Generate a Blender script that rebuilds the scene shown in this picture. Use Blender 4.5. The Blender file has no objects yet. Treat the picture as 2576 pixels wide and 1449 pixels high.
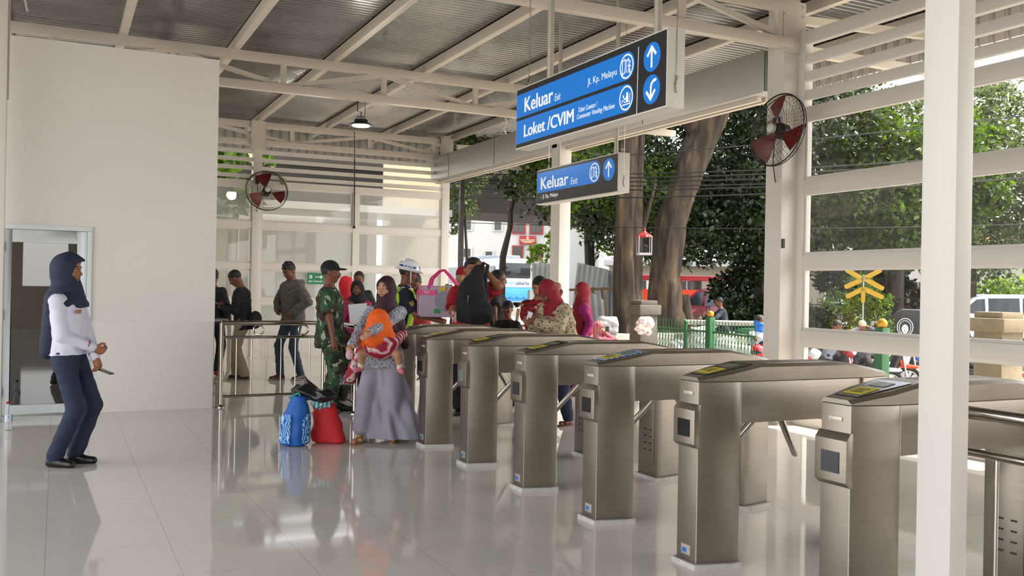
import bpy, bmesh, math, random
import numpy as np
from mathutils import Vector, Matrix, Euler

# ------------------------------------------------------------------ camera, world, sun, exposure
SC = bpy.context.scene
COL = SC.collection
def _cam():
    yaw, pitch, roll = .452276, .00177, .018374
    f = Vector((math.sin(yaw)*math.cos(pitch), math.cos(yaw)*math.cos(pitch), math.sin(pitch)))
    r = Vector((math.cos(yaw), -math.sin(yaw), 0)); u = r.cross(f)
    r2 = r*math.cos(roll)+u*math.sin(roll); u2 = -r*math.sin(roll)+u*math.cos(roll)
    cd = bpy.data.cameras.new('camera'); co = bpy.data.objects.new('camera', cd); COL.objects.link(co)
    m = Matrix((r2, u2, -f)).transposed().to_4x4(); m.translation = (0, 0, 1.4)
    co.matrix_world = m
    cd.sensor_width = 36; cd.lens = 2358/2576*36; cd.clip_start = .05; cd.clip_end = 500
    SC.camera = co
_cam()
W = bpy.data.worlds.new('world'); SC.world = W; W.use_nodes = True
nt = W.node_tree
sky = nt.nodes.new('ShaderNodeTexSky'); sky.sky_type = 'NISHITA'; sky.sun_disc = False
sky.sun_elevation = math.radians(48); sky.sun_rotation = math.radians(115); sky.dust_density = 3.5; sky.air_density = 1.2; sky.ozone_density = 1.0
mixw = nt.nodes.new('ShaderNodeMixRGB'); mixw.inputs[0].default_value = .62; mixw.inputs[2].default_value = (8.15, 8.0, 8.0, 1)
nt.links.new(sky.outputs[0], mixw.inputs[1]); nt.links.new(mixw.outputs[0], nt.nodes['Background'].inputs[0])
nt.nodes['Background'].inputs[1].default_value = .32
def sun_lamp():
    l = bpy.data.lights.new('sun', 'SUN'); l.energy = 7; l.angle = math.radians(.6); l.color = (1, .9, .74)
    o = bpy.data.objects.new('sun', l); COL.objects.link(o)
    # light travels from outside the long opening into the hall, slightly from behind the trees
    d = Vector((-.52, .16, -.84)); o.rotation_euler = d.to_track_quat('-Z', 'Y').to_euler(); o.location = (20, 15, 20)
sun_lamp()
SC.view_settings.view_transform = 'Standard'; SC.view_settings.look = 'None'
SC.view_settings.exposure = 0.85; SC.view_settings.gamma = 1
try: SC.view_settings.use_curve_mapping = False
except Exception: pass
SC.cycles.max_bounces = 8; SC.cycles.transparent_max_bounces = 16; SC.cycles.diffuse_bounces = 4; SC.cycles.glossy_bounces = 4
SC.cycles.sample_clamp_indirect = 8; SC.cycles.caustics_reflective = False; SC.cycles.caustics_refractive = False

# ------------------------------------------------------------------ helpers: materials
MATS = {}
def srgb(c):
    if isinstance(c, str):
        c = c.lstrip('#'); c = [int(c[i:i+2], 16)/255 for i in (0, 2, 4)]
    return tuple([x/12.92 if x <= .04045 else ((x+.055)/1.055)**2.4 for x in c])+(1,)
def mat(name, color, rough=.6, metal=0, spec=.5, emis=None, estr=0, noise=None, bump=0, bscale=40, alpha=1, coat=0):
    """noise = (scale, second colour, sharpness)"""
    if name in MATS: return MATS[name]
    m = bpy.data.materials.new(name); m.use_nodes = True; t = m.node_tree; b = t.nodes['Principled BSDF']
    b.inputs['Base Color'].default_value = srgb(color); b.inputs['Roughness'].default_value = rough
    b.inputs['Metallic'].default_value = metal; b.inputs['Specular IOR Level'].default_value = spec
    b.inputs['Coat Weight'].default_value = coat; b.inputs['Alpha'].default_value = alpha
    if emis is not None:
        b.inputs['Emission Color'].default_value = srgb(emis); b.inputs['Emission Strength'].default_value = estr
    tc = None
    if noise or bump:
        tc = t.nodes.new('ShaderNodeTexCoord')
    if noise:
        n = t.nodes.new('ShaderNodeTexNoise'); n.inputs['Scale'].default_value = noise[0]; n.inputs['Detail'].default_value = 5
        t.links.new(tc.outputs['Object'], n.inputs['Vector'])
        r = t.nodes.new('ShaderNodeValToRGB'); s = noise[2] if len(noise) > 2 else .25
        r.color_ramp.elements[0].position = .5-s; r.color_ramp.elements[1].position = .5+s
        r.color_ramp.elements[0].color = srgb(color); r.color_ramp.elements[1].color = srgb(noise[1])
        t.links.new(n.outputs['Fac'], r.inputs[0]); t.links.new(r.outputs[0], b.inputs['Base Color'])
    if bump:
        n2 = t.nodes.new('ShaderNodeTexNoise'); n2.inputs['Scale'].default_value = bscale; n2.inputs['Detail'].default_value = 4
        t.links.new(tc.outputs['Object'], n2.inputs['Vector'])
        bp = t.nodes.new('ShaderNodeBump'); bp.inputs['Strength'].default_value = bump; bp.inputs['Distance'].default_value = .01
        t.links.new(n2.outputs['Fac'], bp.inputs['Height']); t.links.new(bp.outputs[0], b.inputs['Normal'])
    MATS[name] = m; return m
def ramp_mat(name, tex, scale, stops, rough=.75, vec=(1, 1, 1), interp='CONSTANT', metal=0, detail=2, dist=0, bump=0):
    """tex: 'noise' | 'voronoi' | 'wave'; stops = [(pos, colour)...]"""
    if name in MATS: return MATS[name]
    m = bpy.data.materials.new(name); m.use_nodes = True; t = m.node_tree; b = t.nodes['Principled BSDF']
    b.inputs['Roughness'].default_value = rough; b.inputs['Metallic'].default_value = metal
    tc = t.nodes.new('ShaderNodeTexCoord'); mp = t.nodes.new('ShaderNodeMapping'); mp.inputs['Scale'].default_value = vec
    t.links.new(tc.outputs['Object'], mp.inputs[0])
    if tex == 'voronoi':
        n = t.nodes.new('ShaderNodeTexVoronoi'); n.inputs['Scale'].default_value = scale; out = n.outputs['Distance']
        if dist:
            nn = t.nodes.new('ShaderNodeTexNoise'); nn.inputs['Scale'].default_value = scale*1.3
            mx = t.nodes.new('ShaderNodeMixRGB'); mx.inputs[0].default_value = dist
            t.links.new(mp.outputs[0], nn.inputs[0]); t.links.new(mp.outputs[0], mx.inputs[1]); t.links.new(nn.outputs['Color'], mx.inputs[2]); t.links.new(mx.outputs[0], n.inputs['Vector'])
        else: t.links.new(mp.outputs[0], n.inputs['Vector'])
    elif tex == 'wave':
        n = t.nodes.new('ShaderNodeTexWave'); n.inputs['Scale'].default_value = scale; n.inputs['Distortion'].default_value = dist; n.inputs['Detail'].default_value = detail
        out = n.outputs['Fac']; t.links.new(mp.outputs[0], n.inputs['Vector'])
    else:
        n = t.nodes.new('ShaderNodeTexNoise'); n.inputs['Scale'].default_value = scale; n.inputs['Detail'].default_value = detail; n.inputs['Distortion'].default_value = dist
        out = n.outputs['Fac']; t.links.new(mp.outputs[0], n.inputs['Vector'])
    r = t.nodes.new('ShaderNodeValToRGB'); r.color_ramp.interpolation = interp
    e = r.color_ramp.elements
    while len(e) < len(stops): e.new(.5)
    for i, (p, c) in enumerate(stops): e[i].position = p; e[i].color = srgb(c)
    t.links.new(out, r.inputs[0]); t.links.new(r.outputs[0], b.inputs['Base Color'])
    if bump:
        bp = t.nodes.new('ShaderNodeBump'); bp.inputs['Strength'].default_value = bump; bp.inputs['Distance'].default_value = .02
        t.links.new(out, bp.inputs['Height']); t.links.new(bp.outputs[0], b.inputs['Normal'])
    MATS[name] = m; return m

# ------------------------------------------------------------------ helpers: meshes
class MB:
    def __init__(s): s.v = []; s.f = []; s.m = []; s.cur = 0
    def add(s, vs, fs):
        o = len(s.v); s.v += [tuple(p) for p in vs]; s.f += [tuple(i+o for i in f) for f in fs]; s.m += [s.cur]*len(fs); return s
    def box(s, c, d, R=None):
        x, y, z = d[0]/2, d[1]/2, d[2]/2
        P = [Vector(p) for p in ((-x,-y,-z),(x,-y,-z),(x,y,-z),(-x,y,-z),(-x,-y,z),(x,-y,z),(x,y,z),(-x,y,z))]
        if R is not None: P = [R @ p for p in P]
        c = Vector(c)
        return s.add([p+c for p in P], [(0,3,2,1),(4,5,6,7),(0,1,5,4),(1,2,6,5),(2,3,7,6),(3,0,4,7)])
    def bx(s, x0, x1, y0, y1, z0, z1): return s.box(((x0+x1)/2,(y0+y1)/2,(z0+z1)/2), (abs(x1-x0),abs(y1-y0),abs(z1-z0)))
    def beam(s, a, b, w, h, up=(0,0,1)):
        a, b = Vector(a), Vector(b); d = b-a; L = d.length; d = d/L; up = Vector(up)
        if abs(d.dot(up)) > .98: up = Vector((1,0,0)) if abs(d.x) < .9 else Vector((0,1,0))
        x = d.cross(up).normalized(); z = x.cross(d)
        R = Matrix((x, d, z)).transposed()
        return s.box((a+b)/2, (w, L, h), R)
    def tube(s, pts, r, seg=10, closed=False, caps=True):
        pts = [Vector(p) for p in pts]; n = len(pts); rs = r if isinstance(r, (list, tuple)) else [r]*n
        vs = []; T0 = None; N = None
        for i, p in enumerate(pts):
            if closed: t = pts[(i+1) % n]-pts[i-1]
            else: t = pts[min(i+1, n-1)]-pts[max(i-1, 0)]
            t.normalize()
            if N is None:
                N = t.orthogonal().normalized()
            else:
                N = (N - t*N.dot(t))
                N = N.normalized() if N.length > 1e-6 else t.orthogonal().normalized()
            B = t.cross(N)
            for k in range(seg):
                a = 2*math.pi*k/seg; vs.append(p+(N*math.cos(a)+B*math.sin(a))*rs[i])
        fs = []
        for i in range(n if closed else n-1):
            j = (i+1) % n
            for k in range(seg):
                l = (k+1) % seg; fs.append((i*seg+k, i*seg+l, j*seg+l, j*seg+k))
        if caps and not closed:
            fs.append(tuple(range(seg))[::-1]); fs.append(tuple((n-1)*seg+k for k in range(seg)))
        return s.add(vs, fs)
    def lathe(s, prof, c=(0,0,0), seg=20, R=None, caps=True):
        """prof = [(r, z)...]"""
        c = Vector(c); vs = []
        for r, z in prof:
            for k in range(seg):
                a = 2*math.pi*k/seg; p = Vector((r*math.cos(a), r*math.sin(a), z))
                if R is not None: p = R @ p
                vs.append(p+c)
        fs = []; n = len(prof)
        for i in range(n-1):
            for k in range(seg):
                l = (k+1) % seg; fs.append((i*seg+k, i*seg+l, (i+1)*seg+l, (i+1)*seg+k))
        if caps:
            fs.append(tuple(range(seg))[::-1]); fs.append(tuple((n-1)*seg+k for k in range(seg)))
        return s.add(vs, fs)
    def prism(s, poly, lo, hi, axis=1):
        """poly: 2D points (a,b). axis 1: (x,z) swept along y; 0: (y,z) along x; 2: (x,y) along z"""
        f = {0: lambda a,b,t: (t,a,b), 1: lambda a,b,t: (a,t,b), 2: lambda a,b,t: (a,b,t)}[axis]
        n = len(poly); vs = [f(a,b,lo) for a,b in poly]+[f(a,b,hi) for a,b in poly]
        fs = [tuple(range(n)), tuple(range(n, 2*n))[::-1]]+[(i, i+n, (i+1) % n+n, (i+1) % n) for i in range(n)]
        return s.add(vs, fs)
    def loft(s, rings, caps=True, closed=True):
        n = len(rings[0]); vs = [p for r in rings for p in r]; fs = []
        for i in range(len(rings)-1):
            for k in range(n if closed else n-1):
                l = (k+1) % n; fs.append((i*n+k, i*n+l, (i+1)*n+l, (i+1)*n+k))
        if caps: fs.append(tuple(range(n))[::-1]); fs.append(tuple((len(rings)-1)*n+k for k in range(n)))
        return s.add(vs, fs)
    def sphere(s, c, r, seg=14, rings=8, R=None):
        r = (r, r, r) if not isinstance(r, (tuple, list)) else r
        prof = []; c = Vector(c); vs = []
        for i in range(rings+1):
            t = math.pi*i/rings
            for k in range(seg):
                a = 2*math.pi*k/seg; p = Vector((r[0]*math.sin(t)*math.cos(a), r[1]*math.sin(t)*math.sin(a), -r[2]*math.cos(t)))
                vs.append((R @ p if R is not None else p)+c)
        fs = []
        for i in range(rings):
            for k in range(seg):
                l = (k+1) % seg; fs.append((i*seg+k, i*seg+l, (i+1)*seg+l, (i+1)*seg+k))
        return s.add(vs, fs)
    def text(s, body, size, M, shear=0, extrude=.001, offset=0, sx=1, align='LEFT', fit=None):
        cu = bpy.data.curves.new('t', 'FONT'); cu.body = body; cu.size = size; cu.shear = shear; cu.extrude = extrude; cu.offset = offset
        cu.align_x = align; cu.resolution_u = 3
        o = bpy.data.objects.new('t', cu); COL.objects.link(o)
        dg = bpy.context.evaluated_depsgraph_get(); me = bpy.data.meshes.new_from_object(o.evaluated_get(dg))
        if fit:   # (width, height of the tallest letter) the line is set to
            X = [v.co.x for v in me.vertices]; Y = [v.co.y for v in me.vertices]
            for v in me.vertices: v.co.x = (v.co.x-min(X))*fit[0]/(max(X)-min(X)); v.co.y *= fit[1]/max(Y)
        s.add([M @ Vector((v.co.x*sx, v.co.y, v.co.z)) for v in me.vertices], [tuple(p.vertices) for p in me.polygons])
        bpy.data.objects.remove(o); bpy.data.meshes.remove(me); bpy.data.curves.remove(cu); return s
    def build(s, name, mats, parent=None, smooth=None, bevel=0, loc=None):
        me = bpy.data.meshes.new(name); me.from_pydata(s.v, [], s.f)
        mats = mats if isinstance(mats, (list, tuple)) else [mats]
        for m in mats: me.materials.append(m)
        me.polygons.foreach_set('material_index', s.m)
        bm = bmesh.new(); bm.from_mesh(me); bmesh.ops.recalc_face_normals(bm, faces=bm.faces)
        if bevel:
            bmesh.ops.remove_doubles(bm, verts=bm.verts, dist=1e-5)
            es = [e for e in bm.edges if len(e.link_faces) == 2 and e.calc_face_angle(0) > .6]
            bmesh.ops.bevel(bm, geom=es, offset=bevel, segments=2, profile=.6, affect='EDGES', clamp_overlap=True)
        bm.to_mesh(me); bm.free()
        if smooth or bevel:
            me.polygons.foreach_set('use_smooth', [True]*len(me.polygons))
            me.set_sharp_from_angle(angle=math.radians(smooth if smooth and smooth is not True else 40))
        o = bpy.data.objects.new(name, me); COL.objects.link(o)
        if parent is not None: o.parent = parent
        if loc is not None: o.location = loc
        return o
def thing(name, label, cat, loc=(0,0,0), rz=0, group=None, scale=1):
    o = bpy.data.objects.new(name, None); COL.objects.link(o); o.location = loc; o.rotation_euler = (0,0,rz)
    if scale != 1: o.scale = (scale,)*3
    o.empty_display_size = .1
    return tag(o, label, cat, group)
def tag(o, label=None, cat=None, group=None, kind=None):
    if label: o['label'] = label
    if cat: o['category'] = cat
    if group: o['group'] = group
    if kind: o['kind'] = kind
    return o
def struct(o, label=None):
    o['kind'] = 'structure'
    if label: o['label'] = label
    return o
def copy_tree(o, parent=None):
    c = o.copy(); COL.objects.link(c)
    if parent is not None: c.parent = parent
    for ch in o.children: copy_tree(ch, c)
    return c
R_ = math.radians
rnd = random.Random(7)
# ------------------------------------------------------------------ materials of the hall
def tile_mat():
    m = bpy.data.materials.new('floor_tile'); m.use_nodes = True; t = m.node_tree; b = t.nodes['Principled BSDF']
    tc = t.nodes.new('ShaderNodeTexCoord'); sep = t.nodes.new('ShaderNodeSeparateXYZ'); t.links.new(tc.outputs['Object'], sep.inputs[0])
    def grid(sock, off):
        a = t.nodes.new('ShaderNodeMath'); a.operation = 'ADD'; a.inputs[1].default_value = off+60
        d = t.nodes.new('ShaderNodeMath'); d.operation = 'MODULO'; d.inputs[1].default_value = .6
        l = t.nodes.new('ShaderNodeMath'); l.operation = 'LESS_THAN'; l.inputs[1].default_value = .0035
        t.links.new(sock, a.inputs[0]); t.links.new(a.outputs[0], d.inputs[0]); t.links.new(d.outputs[0], l.inputs[0]); return l.outputs[0]
    gx = grid(sep.outputs[0], .03); gy = grid(sep.outputs[1], .07)
    mx = t.nodes.new('ShaderNodeMath'); mx.operation = 'MAXIMUM'; t.links.new(gx, mx.inputs[0]); t.links.new(gy, mx.inputs[1])
    n = t.nodes.new('ShaderNodeTexNoise'); n.inputs['Scale'].default_value = 1.2; n.inputs['Detail'].default_value = 6
    t.links.new(tc.outputs['Object'], n.inputs['Vector'])
    r = t.nodes.new('ShaderNodeValToRGB'); r.color_ramp.elements[0].color = srgb('#d9d2c7'); r.color_ramp.elements[1].color = srgb('#e4ddd3')
    t.links.new(n.outputs['Fac'], r.inputs[0])
    mc = t.nodes.new('ShaderNodeMixRGB'); mc.inputs[2].default_value = srgb('#b5ada0')
    t.links.new(mx.outputs[0], mc.inputs[0]); t.links.new(r.outputs[0], mc.inputs[1]); t.links.new(mc.outputs[0], b.inputs['Base Color'])
    b.inputs['Roughness'].default_value = .055; b.inputs['IOR'].default_value = 1.62
    n2 = t.nodes.new('ShaderNodeTexNoise'); n2.inputs['Scale'].default_value = 2.2
    t.links.new(tc.outputs['Object'], n2.inputs['Vector'])
    bp = t.nodes.new('ShaderNodeBump'); bp.inputs['Strength'].default_value = .03; bp.inputs['Distance'].default_value = .02
    t.links.new(n2.outputs['Fac'], bp.inputs['Height']); t.links.new(bp.outputs[0], b.inputs['Normal'])
    return m
def steel_mat(name, c1, c2, rough=.3):
    m = bpy.data.materials.new(name); m.use_nodes = True; t = m.node_tree; b = t.nodes['Principled BSDF']
    tc = t.nodes.new('ShaderNodeTexCoord'); mp = t.nodes.new('ShaderNodeMapping'); mp.inputs['Scale'].default_value = (1.5, 1.5, 60)
    n = t.nodes.new('ShaderNodeTexNoise'); n.inputs['Scale'].default_value = 3; n.inputs['Detail'].default_value = 3
    t.links.new(tc.outputs['Object'], mp.inputs[0]); t.links.new(mp.outputs[0], n.inputs['Vector'])
    n3 = t.nodes.new('ShaderNodeTexNoise'); n3.inputs['Scale'].default_value = 5; t.links.new(tc.outputs['Object'], n3.inputs['Vector'])
    ad = t.nodes.new('ShaderNodeMixRGB'); ad.inputs[0].default_value = .5; t.links.new(n.outputs['Fac'], ad.inputs[1]); t.links.new(n3.outputs['Fac'], ad.inputs[2])
    r = t.nodes.new('ShaderNodeValToRGB'); r.color_ramp.elements[0].color = srgb(c1); r.color_ramp.elements[1].color = srgb(c2)
    r.color_ramp.elements[0].position = .35; r.color_ramp.elements[1].position = .65
    t.links.new(ad.outputs[0], r.inputs[0]); t.links.new(r.outputs[0], b.inputs['Base Color'])
    b.inputs['Metallic'].default_value = .9; b.inputs['Roughness'].default_value = rough
    bp = t.nodes.new('ShaderNodeBump'); bp.inputs['Strength'].default_value = .012; bp.inputs['Distance'].default_value = .001
    t.links.new(n.outputs['Fac'], bp.inputs['Height']); t.links.new(bp.outputs[0], b.inputs['Normal'])
    return m
def glass_mat(name, veil=.12, tint='#ffffff', vcol='#e8ecec', refl=1.45):
    m = bpy.data.materials.new(name); m.use_nodes = True; t = m.node_tree; t.nodes.clear()
    out = t.nodes.new('ShaderNodeOutputMaterial'); tr = t.nodes.new('ShaderNodeBsdfTransparent'); tr.inputs[0].default_value = srgb(tint)
    gl = t.nodes.new('ShaderNodeBsdfGlossy'); gl.inputs['Roughness'].default_value = .01
    df = t.nodes.new('ShaderNodeBsdfDiffuse'); df.inputs[0].default_value = srgb(vcol)
    fr = t.nodes.new('ShaderNodeFresnel'); fr.inputs[0].default_value = refl
    ge = t.nodes.new('ShaderNodeNewGeometry'); mr = t.nodes.new('ShaderNodeMapRange'); mr.inputs['To Min'].default_value = refl; mr.inputs['To Max'].default_value = 1/refl
    t.links.new(ge.outputs['Backfacing'], mr.inputs['Value']); t.links.new(mr.outputs[0], fr.inputs[0])
    m1 = t.nodes.new('ShaderNodeMixShader'); m1.inputs[0].default_value = veil
    m2 = t.nodes.new('ShaderNodeMixShader')
    t.links.new(tr.outputs[0], m1.inputs[1]); t.links.new(df.outputs[0], m1.inputs[2])
    t.links.new(fr.outputs[0], m2.inputs[0]); t.links.new(m1.outputs[0], m2.inputs[1]); t.links.new(gl.outputs[0], m2.inputs[2])
    t.links.new(m2.outputs[0], out.inputs[0]); return m
M_tile = tile_mat()
M_steel = steel_mat('brushed_stainless', '#8b8378', '#978f83', .38)
M_steel_d = steel_mat('brushed_stainless_lid', '#8e8579', '#9c9386', .34)
M_chrome = mat('polished_tube', '#b8b2a8', .14, 1)
M_wallp = mat('white_plaster', '#e4e0d9', .75, bump=.15, bscale=120)
M_white = mat('white_paint', '#dcd7cf', .38)
M_whitec = mat('white_beam_paint', '#cfc6b9', .5, bump=.05, bscale=60)
M_alu = mat('white_door_frame', '#dde3e6', .35)
M_zinc = mat('galvalume_sheet', '#7c7b7a', .2, .9, noise=(1.5, '#989694', .3))
M_zincw = mat('fascia_sheet', '#c9c6c0', .45, .25)
M_shut = mat('shutter_box_sheet', '#b3b0ab', .4, .55)
M_shutd = mat('shutter_box_end', '#5d6357', .6)
M_black = mat('black_plastic', '#161616', .45)
M_dark = mat('dark_metal', '#2b2927', .5)
M_glass = glass_mat('window_glass', .30, vcol='#dfe2de')  # pale diffuse veil stands in for reflections of the bright outdoors
M_glassR = glass_mat('clear_glass', .015)
M_glassD = glass_mat('door_glass', .05, '#4a463f', '#8b867c', 2.4)
M_conc = mat('concrete', '#8f8b82', .85, noise=(6, '#a5a198', .3), bump=.3)

# ------------------------------------------------------------------ floor, ground, roof
b = MB(); b.bx(20, 36, 52, 69, -.5, .22)
struct(b.build('ground_busway', mat('busway_concrete', '#8f8b84', .9)), 'raised concrete bus lane far behind the crowd')
b = MB(); b.bx(-6, 7.75, -9.2, 19.4, -.12, 0); struct(b.build('floor', M_tile))
b = MB(); b.bx(7.62, 7.85, 2.3, 8.2, 0, .12); b.bx(3.4, 7.6, 18.42, 18.62, 0, .5); struct(b.build('trim_1', M_white, bevel=.004))
M_asph = mat('asphalt', '#8f8c86', .9, noise=(2.5, '#a39f97', .3), bump=.3, bscale=90)
b = MB(); b.bx(-60, 140, -40, 160, -.9, -.7); struct(b.build('ground', M_asph), 'grey asphalt street ground outside the station hall')

def corrugated(x0, x1, y0, y1, z, pitch=.2, h=.034, t=.004, along='x'):
    """trapezoid ribbed sheet; ribs run along x (or vertical fascia when along == 'z')"""
    prof = []; y = y0
    while y < y1:
        prof += [(y, 0), (y+pitch*.36, 0), (y+pitch*.46, h), (y+pitch*.54, h), (y+pitch*.64, 0), (y+pitch*.70, 0), (y+pitch*.74, h*.35), (y+pitch*.88, h*.35), (y+pitch*.93, 0)]
        y += pitch
    prof.append((y1, 0)); return prof
def roof():
    b = MB(); pr = corrugated(0, 0, -9, 21.6, 0, .1, .03)
    x0, x1, z = -5, 9.6, 4.70
    vs = []; n = len(pr)
    for (y, h) in pr: vs += [(x0, y, z+h), (x1, y, z+h), (x0, y, z+h+.004), (x1, y, z+h+.004)]
    fs = []
    for i in range(n-1):
        a = 4*i; c = a+4; fs += [(a, a+1, c+1, c), (a+2, c+2, c+3, a+3)]
    fs += [(0, 2, 3, 1), (4*n-4, 4*n-3, 4*n-1, 4*n-2)]
    for i in range(n-1):
        a = 4*i; c = a+4; fs += [(a, c, c+2, a+2), (a+1, a+3, c+3, c+1)]
    b.add(vs, fs); return struct(b.build('ceiling', M_zinc), 'ribbed metal roof sheet seen from below')
roof()
def fascia(axis, const, lo, hi, z0, z1, name):
    b = MB(); p = .19; vs = []; fs = []; pts = []; t = lo
    while t < hi:
        pts += [(t, 0), (t+p*.5, 0), (t+p*.56, .03), (t+p*.68, .03), (t+p*.74, 0), (t+p*.78, 0), (t+p*.80, .012), (t+p*.9, .012), (t+p*.92, 0)]; t += p
    pts.append((hi, 0)); n = len(pts)
    for (u, h) in pts:
        for zz in (z0, z1):
            for k in (0, .01): vs.append((u, const+h+k, zz) if axis == 'x' else (const+h+k, u, zz))
    for i in range(n-1):
        a = 4*i; c = a+4; fs += [(a, c, c+2, a+2), (a+1, a+3, c+3, c+1), (a, a+1, c+1, c), (a+2, c+2, c+3, a+3)]
    fs += [(0, 2, 3, 1), (4*n-4, 4*n-3, 4*n-1, 4*n-2)]
    b.add(vs, fs); return struct(b.build(name, M_zincw), 'upright white ribbed metal fascia sheet under the roof edge')
fascia('x', 20.0, -2, 9.5, 4.14, 4.72, 'wall_back_fascia')
fascia('y', 9.35, -9, 21, 4.26, 4.72, 'wall_right_fascia')

# purlins run along y over the trusses
for i, x in enumerate([-3.33, -1.98, -.62, .72, 2.12, 3.48, 4.84, 6.2, 7.56, 9.0]):
    b = MB(); b.bx(x-.045, x+.045, -9, 21.4, 4.56, 4.69)
    tag(b.build('roof_purlin', M_whitec, bevel=.004), ['white roof purlin, leftmost and furthest past the plaster wall','white roof purlin left of the hall over the door','white roof purlin above the door end of the wall','white roof purlin crossing the dark sheet over the middle of the plaster wall','white roof purlin just past the right end of the plaster wall','white roof purlin over the hanging lamp','white roof purlin between the hanging lamp and the large sign','white roof purlin nearest the shutter box inside the hall','white roof purlin just outside the louvred wall','white roof purlin along the outer eave'][i], 'purlin')

def truss(y, x0, x1, label, zb=4.05, zt=4.44, bay=1.55, flip=0):
    t = thing('roof_truss', label, 'roof truss', (x0, y, 0)); L = x1-x0
    b = MB(); b.bx(0, L, -.055, .055, zb, zb+.11); b.build('bottom_chord', M_whitec, t, bevel=.004)
    b = MB(); b.bx(0, L, -.055, .055, zt, zt+.12); b.build('top_chord', M_whitec, t, bevel=.004)
    n = int(round(L/bay)); 
    for i in range(n+1):
        x = min(L-.17, max(.04, L*i/n)); b = MB(); b.bx(x-.035, x+.035, -.03, .03, zb+.11, zt); b.build('web_post', M_whitec, t)
        if i < n:
            xa, xb = L*i/n, L*(i+1)/n
            za, zc = (zb+.10, zt+.01) if (i+flip) % 2 else (zt+.01, zb+.10)
            b = MB(); b.beam((xa+.03, 0, za), (xb-.03, 0, zc), .05, .06); b.build('diagonal', M_whitec, t)
    return t
truss(7.8, -3.0, 7.08, 'white steel roof truss over the turnstiles, meeting the near hall column')
truss(13.0, -3.0, 7.08, 'white steel roof truss crossing the middle of the hall behind the big sign', flip=1)
truss(18.5, -.62, 7.28, 'white steel roof truss on top of the far glazed wall', zb=4.1, zt=4.44, bay=1.6)
truss(2.3, -3.0, 7.2, 'white steel roof truss nearest the viewer above the near column')
# outriggers beyond the right wall, carrying the fascia
for y in (2.3, 7.85, 13.0, 18.4):
    xa = 7.3 if y < 8 else 7.57
    b = MB(); b.bx(xa, 9.3, y-.04, y+.04, 4.02, 4.12); b.beam((xa, y, 4.40), (9.3, y, 4.50), .07, .09); b.beam((7.9, y, 4.1), (8.6, y, 4.45), .05, .05)
    tag(b.build('eave_bracket', M_whitec), {2.3:'white eave bracket outside the near louvres', 7.85:'white eave bracket outside the column with the fan', 13.0:'white eave bracket outside the middle column', 18.4:'white eave bracket at the far corner column'}[y], 'bracket')

def hcolumn(x, y, label, w=.22, d=.26, z1=4.62, plates=True):
    t = thing('steel_column', label, 'column', (x, y, 0))
    b = MB(); b.bx(-w/2, w/2, -d/2, d/2, 0, z1); b.build('shaft', M_white, t, bevel=.012)
    if plates:
        b = MB(); b.bx(-w/2-.05, w/2+.05, -d/2-.03, -d/2+.005, 4.0, 4.56); 
        for zz in (4.06, 4.16, 4.40, 4.50):
            for s in (-1, 1): b.lathe([(.014, 0), (.014, .014)], (s*(w/2+.015), -d/2-.03, zz), 6, Matrix.Rotation(R_(90), 3, 'X'))
        b.build('bolted_plate', M_whitec, t)
    b = MB(); b.bx(-w/2-.03, w/2+.03, -d/2-.03, d/2+.03, 0, .012); b.build('base_plate', M_white, t)
    return t
hcolumn(7.1, 7.93, 'white steel column carrying the near wall fan beside the louvres')
hcolumn(7.2, 13.1, 'white steel column in the middle of the long opening behind the small sign', .2, .3)
hcolumn(7.36, 18.5, 'white steel corner column where the glazed wall meets the opening', .17, .17)
hcolumn(3.45, 18.5, 'white steel column in the glazed wall behind the far fan', .17, .17)
b = MB(); b.bx(2.672, 2.755, 2.15, 2.29, 0, 4.62); tag(b.build('steel_column', M_white, bevel=.01), 'white box column in the foreground in front of the nearest turnstile', 'column')
b = MB(); b.bx(-.60, -.475, 10.5, 10.7, 0, 4.62); tag(b.build('steel_column', M_white, bevel=.008), 'white steel column at the left edge beside the glass door', 'column')

b = MB(); b.bx(.3, 7.3, -9.2, -9.0, 0, 4.6); b.bx(-2.4, -.9, -9.2, -9.0, 0, 4.6); b.bx(-.9, .3, -9.2, -9.0, 0, 1.25); b.bx(-.9, .3, -9.2, -9.0, 2.7, 4.6); b.bx(7.2, 7.3, -9, 2.2, 0, 1.0); b.bx(7.2, 7.3, -9, 2.2, 3.3, 4.5); struct(b.build('wall_front_blocker', mat('far_wall_paint', '#b8ab9a', .8)), 'unseen plain wall added behind the viewer to cut the light')  # unseen wall added to cut light from behind, gap shaped for the door reflection
# left plaster wall with the office behind it
b = MB()
b.bx(.33, 1.61, 10.97, 11.15, 0, 3.93); b.bx(-.62, .33, 10.97, 11.15, 1.97, 3.93); b.bx(-4.5, -.62, 10.97, 11.15, 0, 3.93)
struct(b.build('wall_left', M_wallp))
b = MB(); b.bx(1.43, 1.605, 11.15, 18.4, 0, 3.93); struct(b.build('wall_office_side', M_wallp))
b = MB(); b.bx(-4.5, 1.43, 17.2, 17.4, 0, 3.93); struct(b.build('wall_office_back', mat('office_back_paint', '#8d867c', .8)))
b = MB(); b.bx(.335, 1.6, 10.955, 10.972, 0, .98); struct(b.build('trim_2', M_wallp, bevel=.004))
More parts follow.
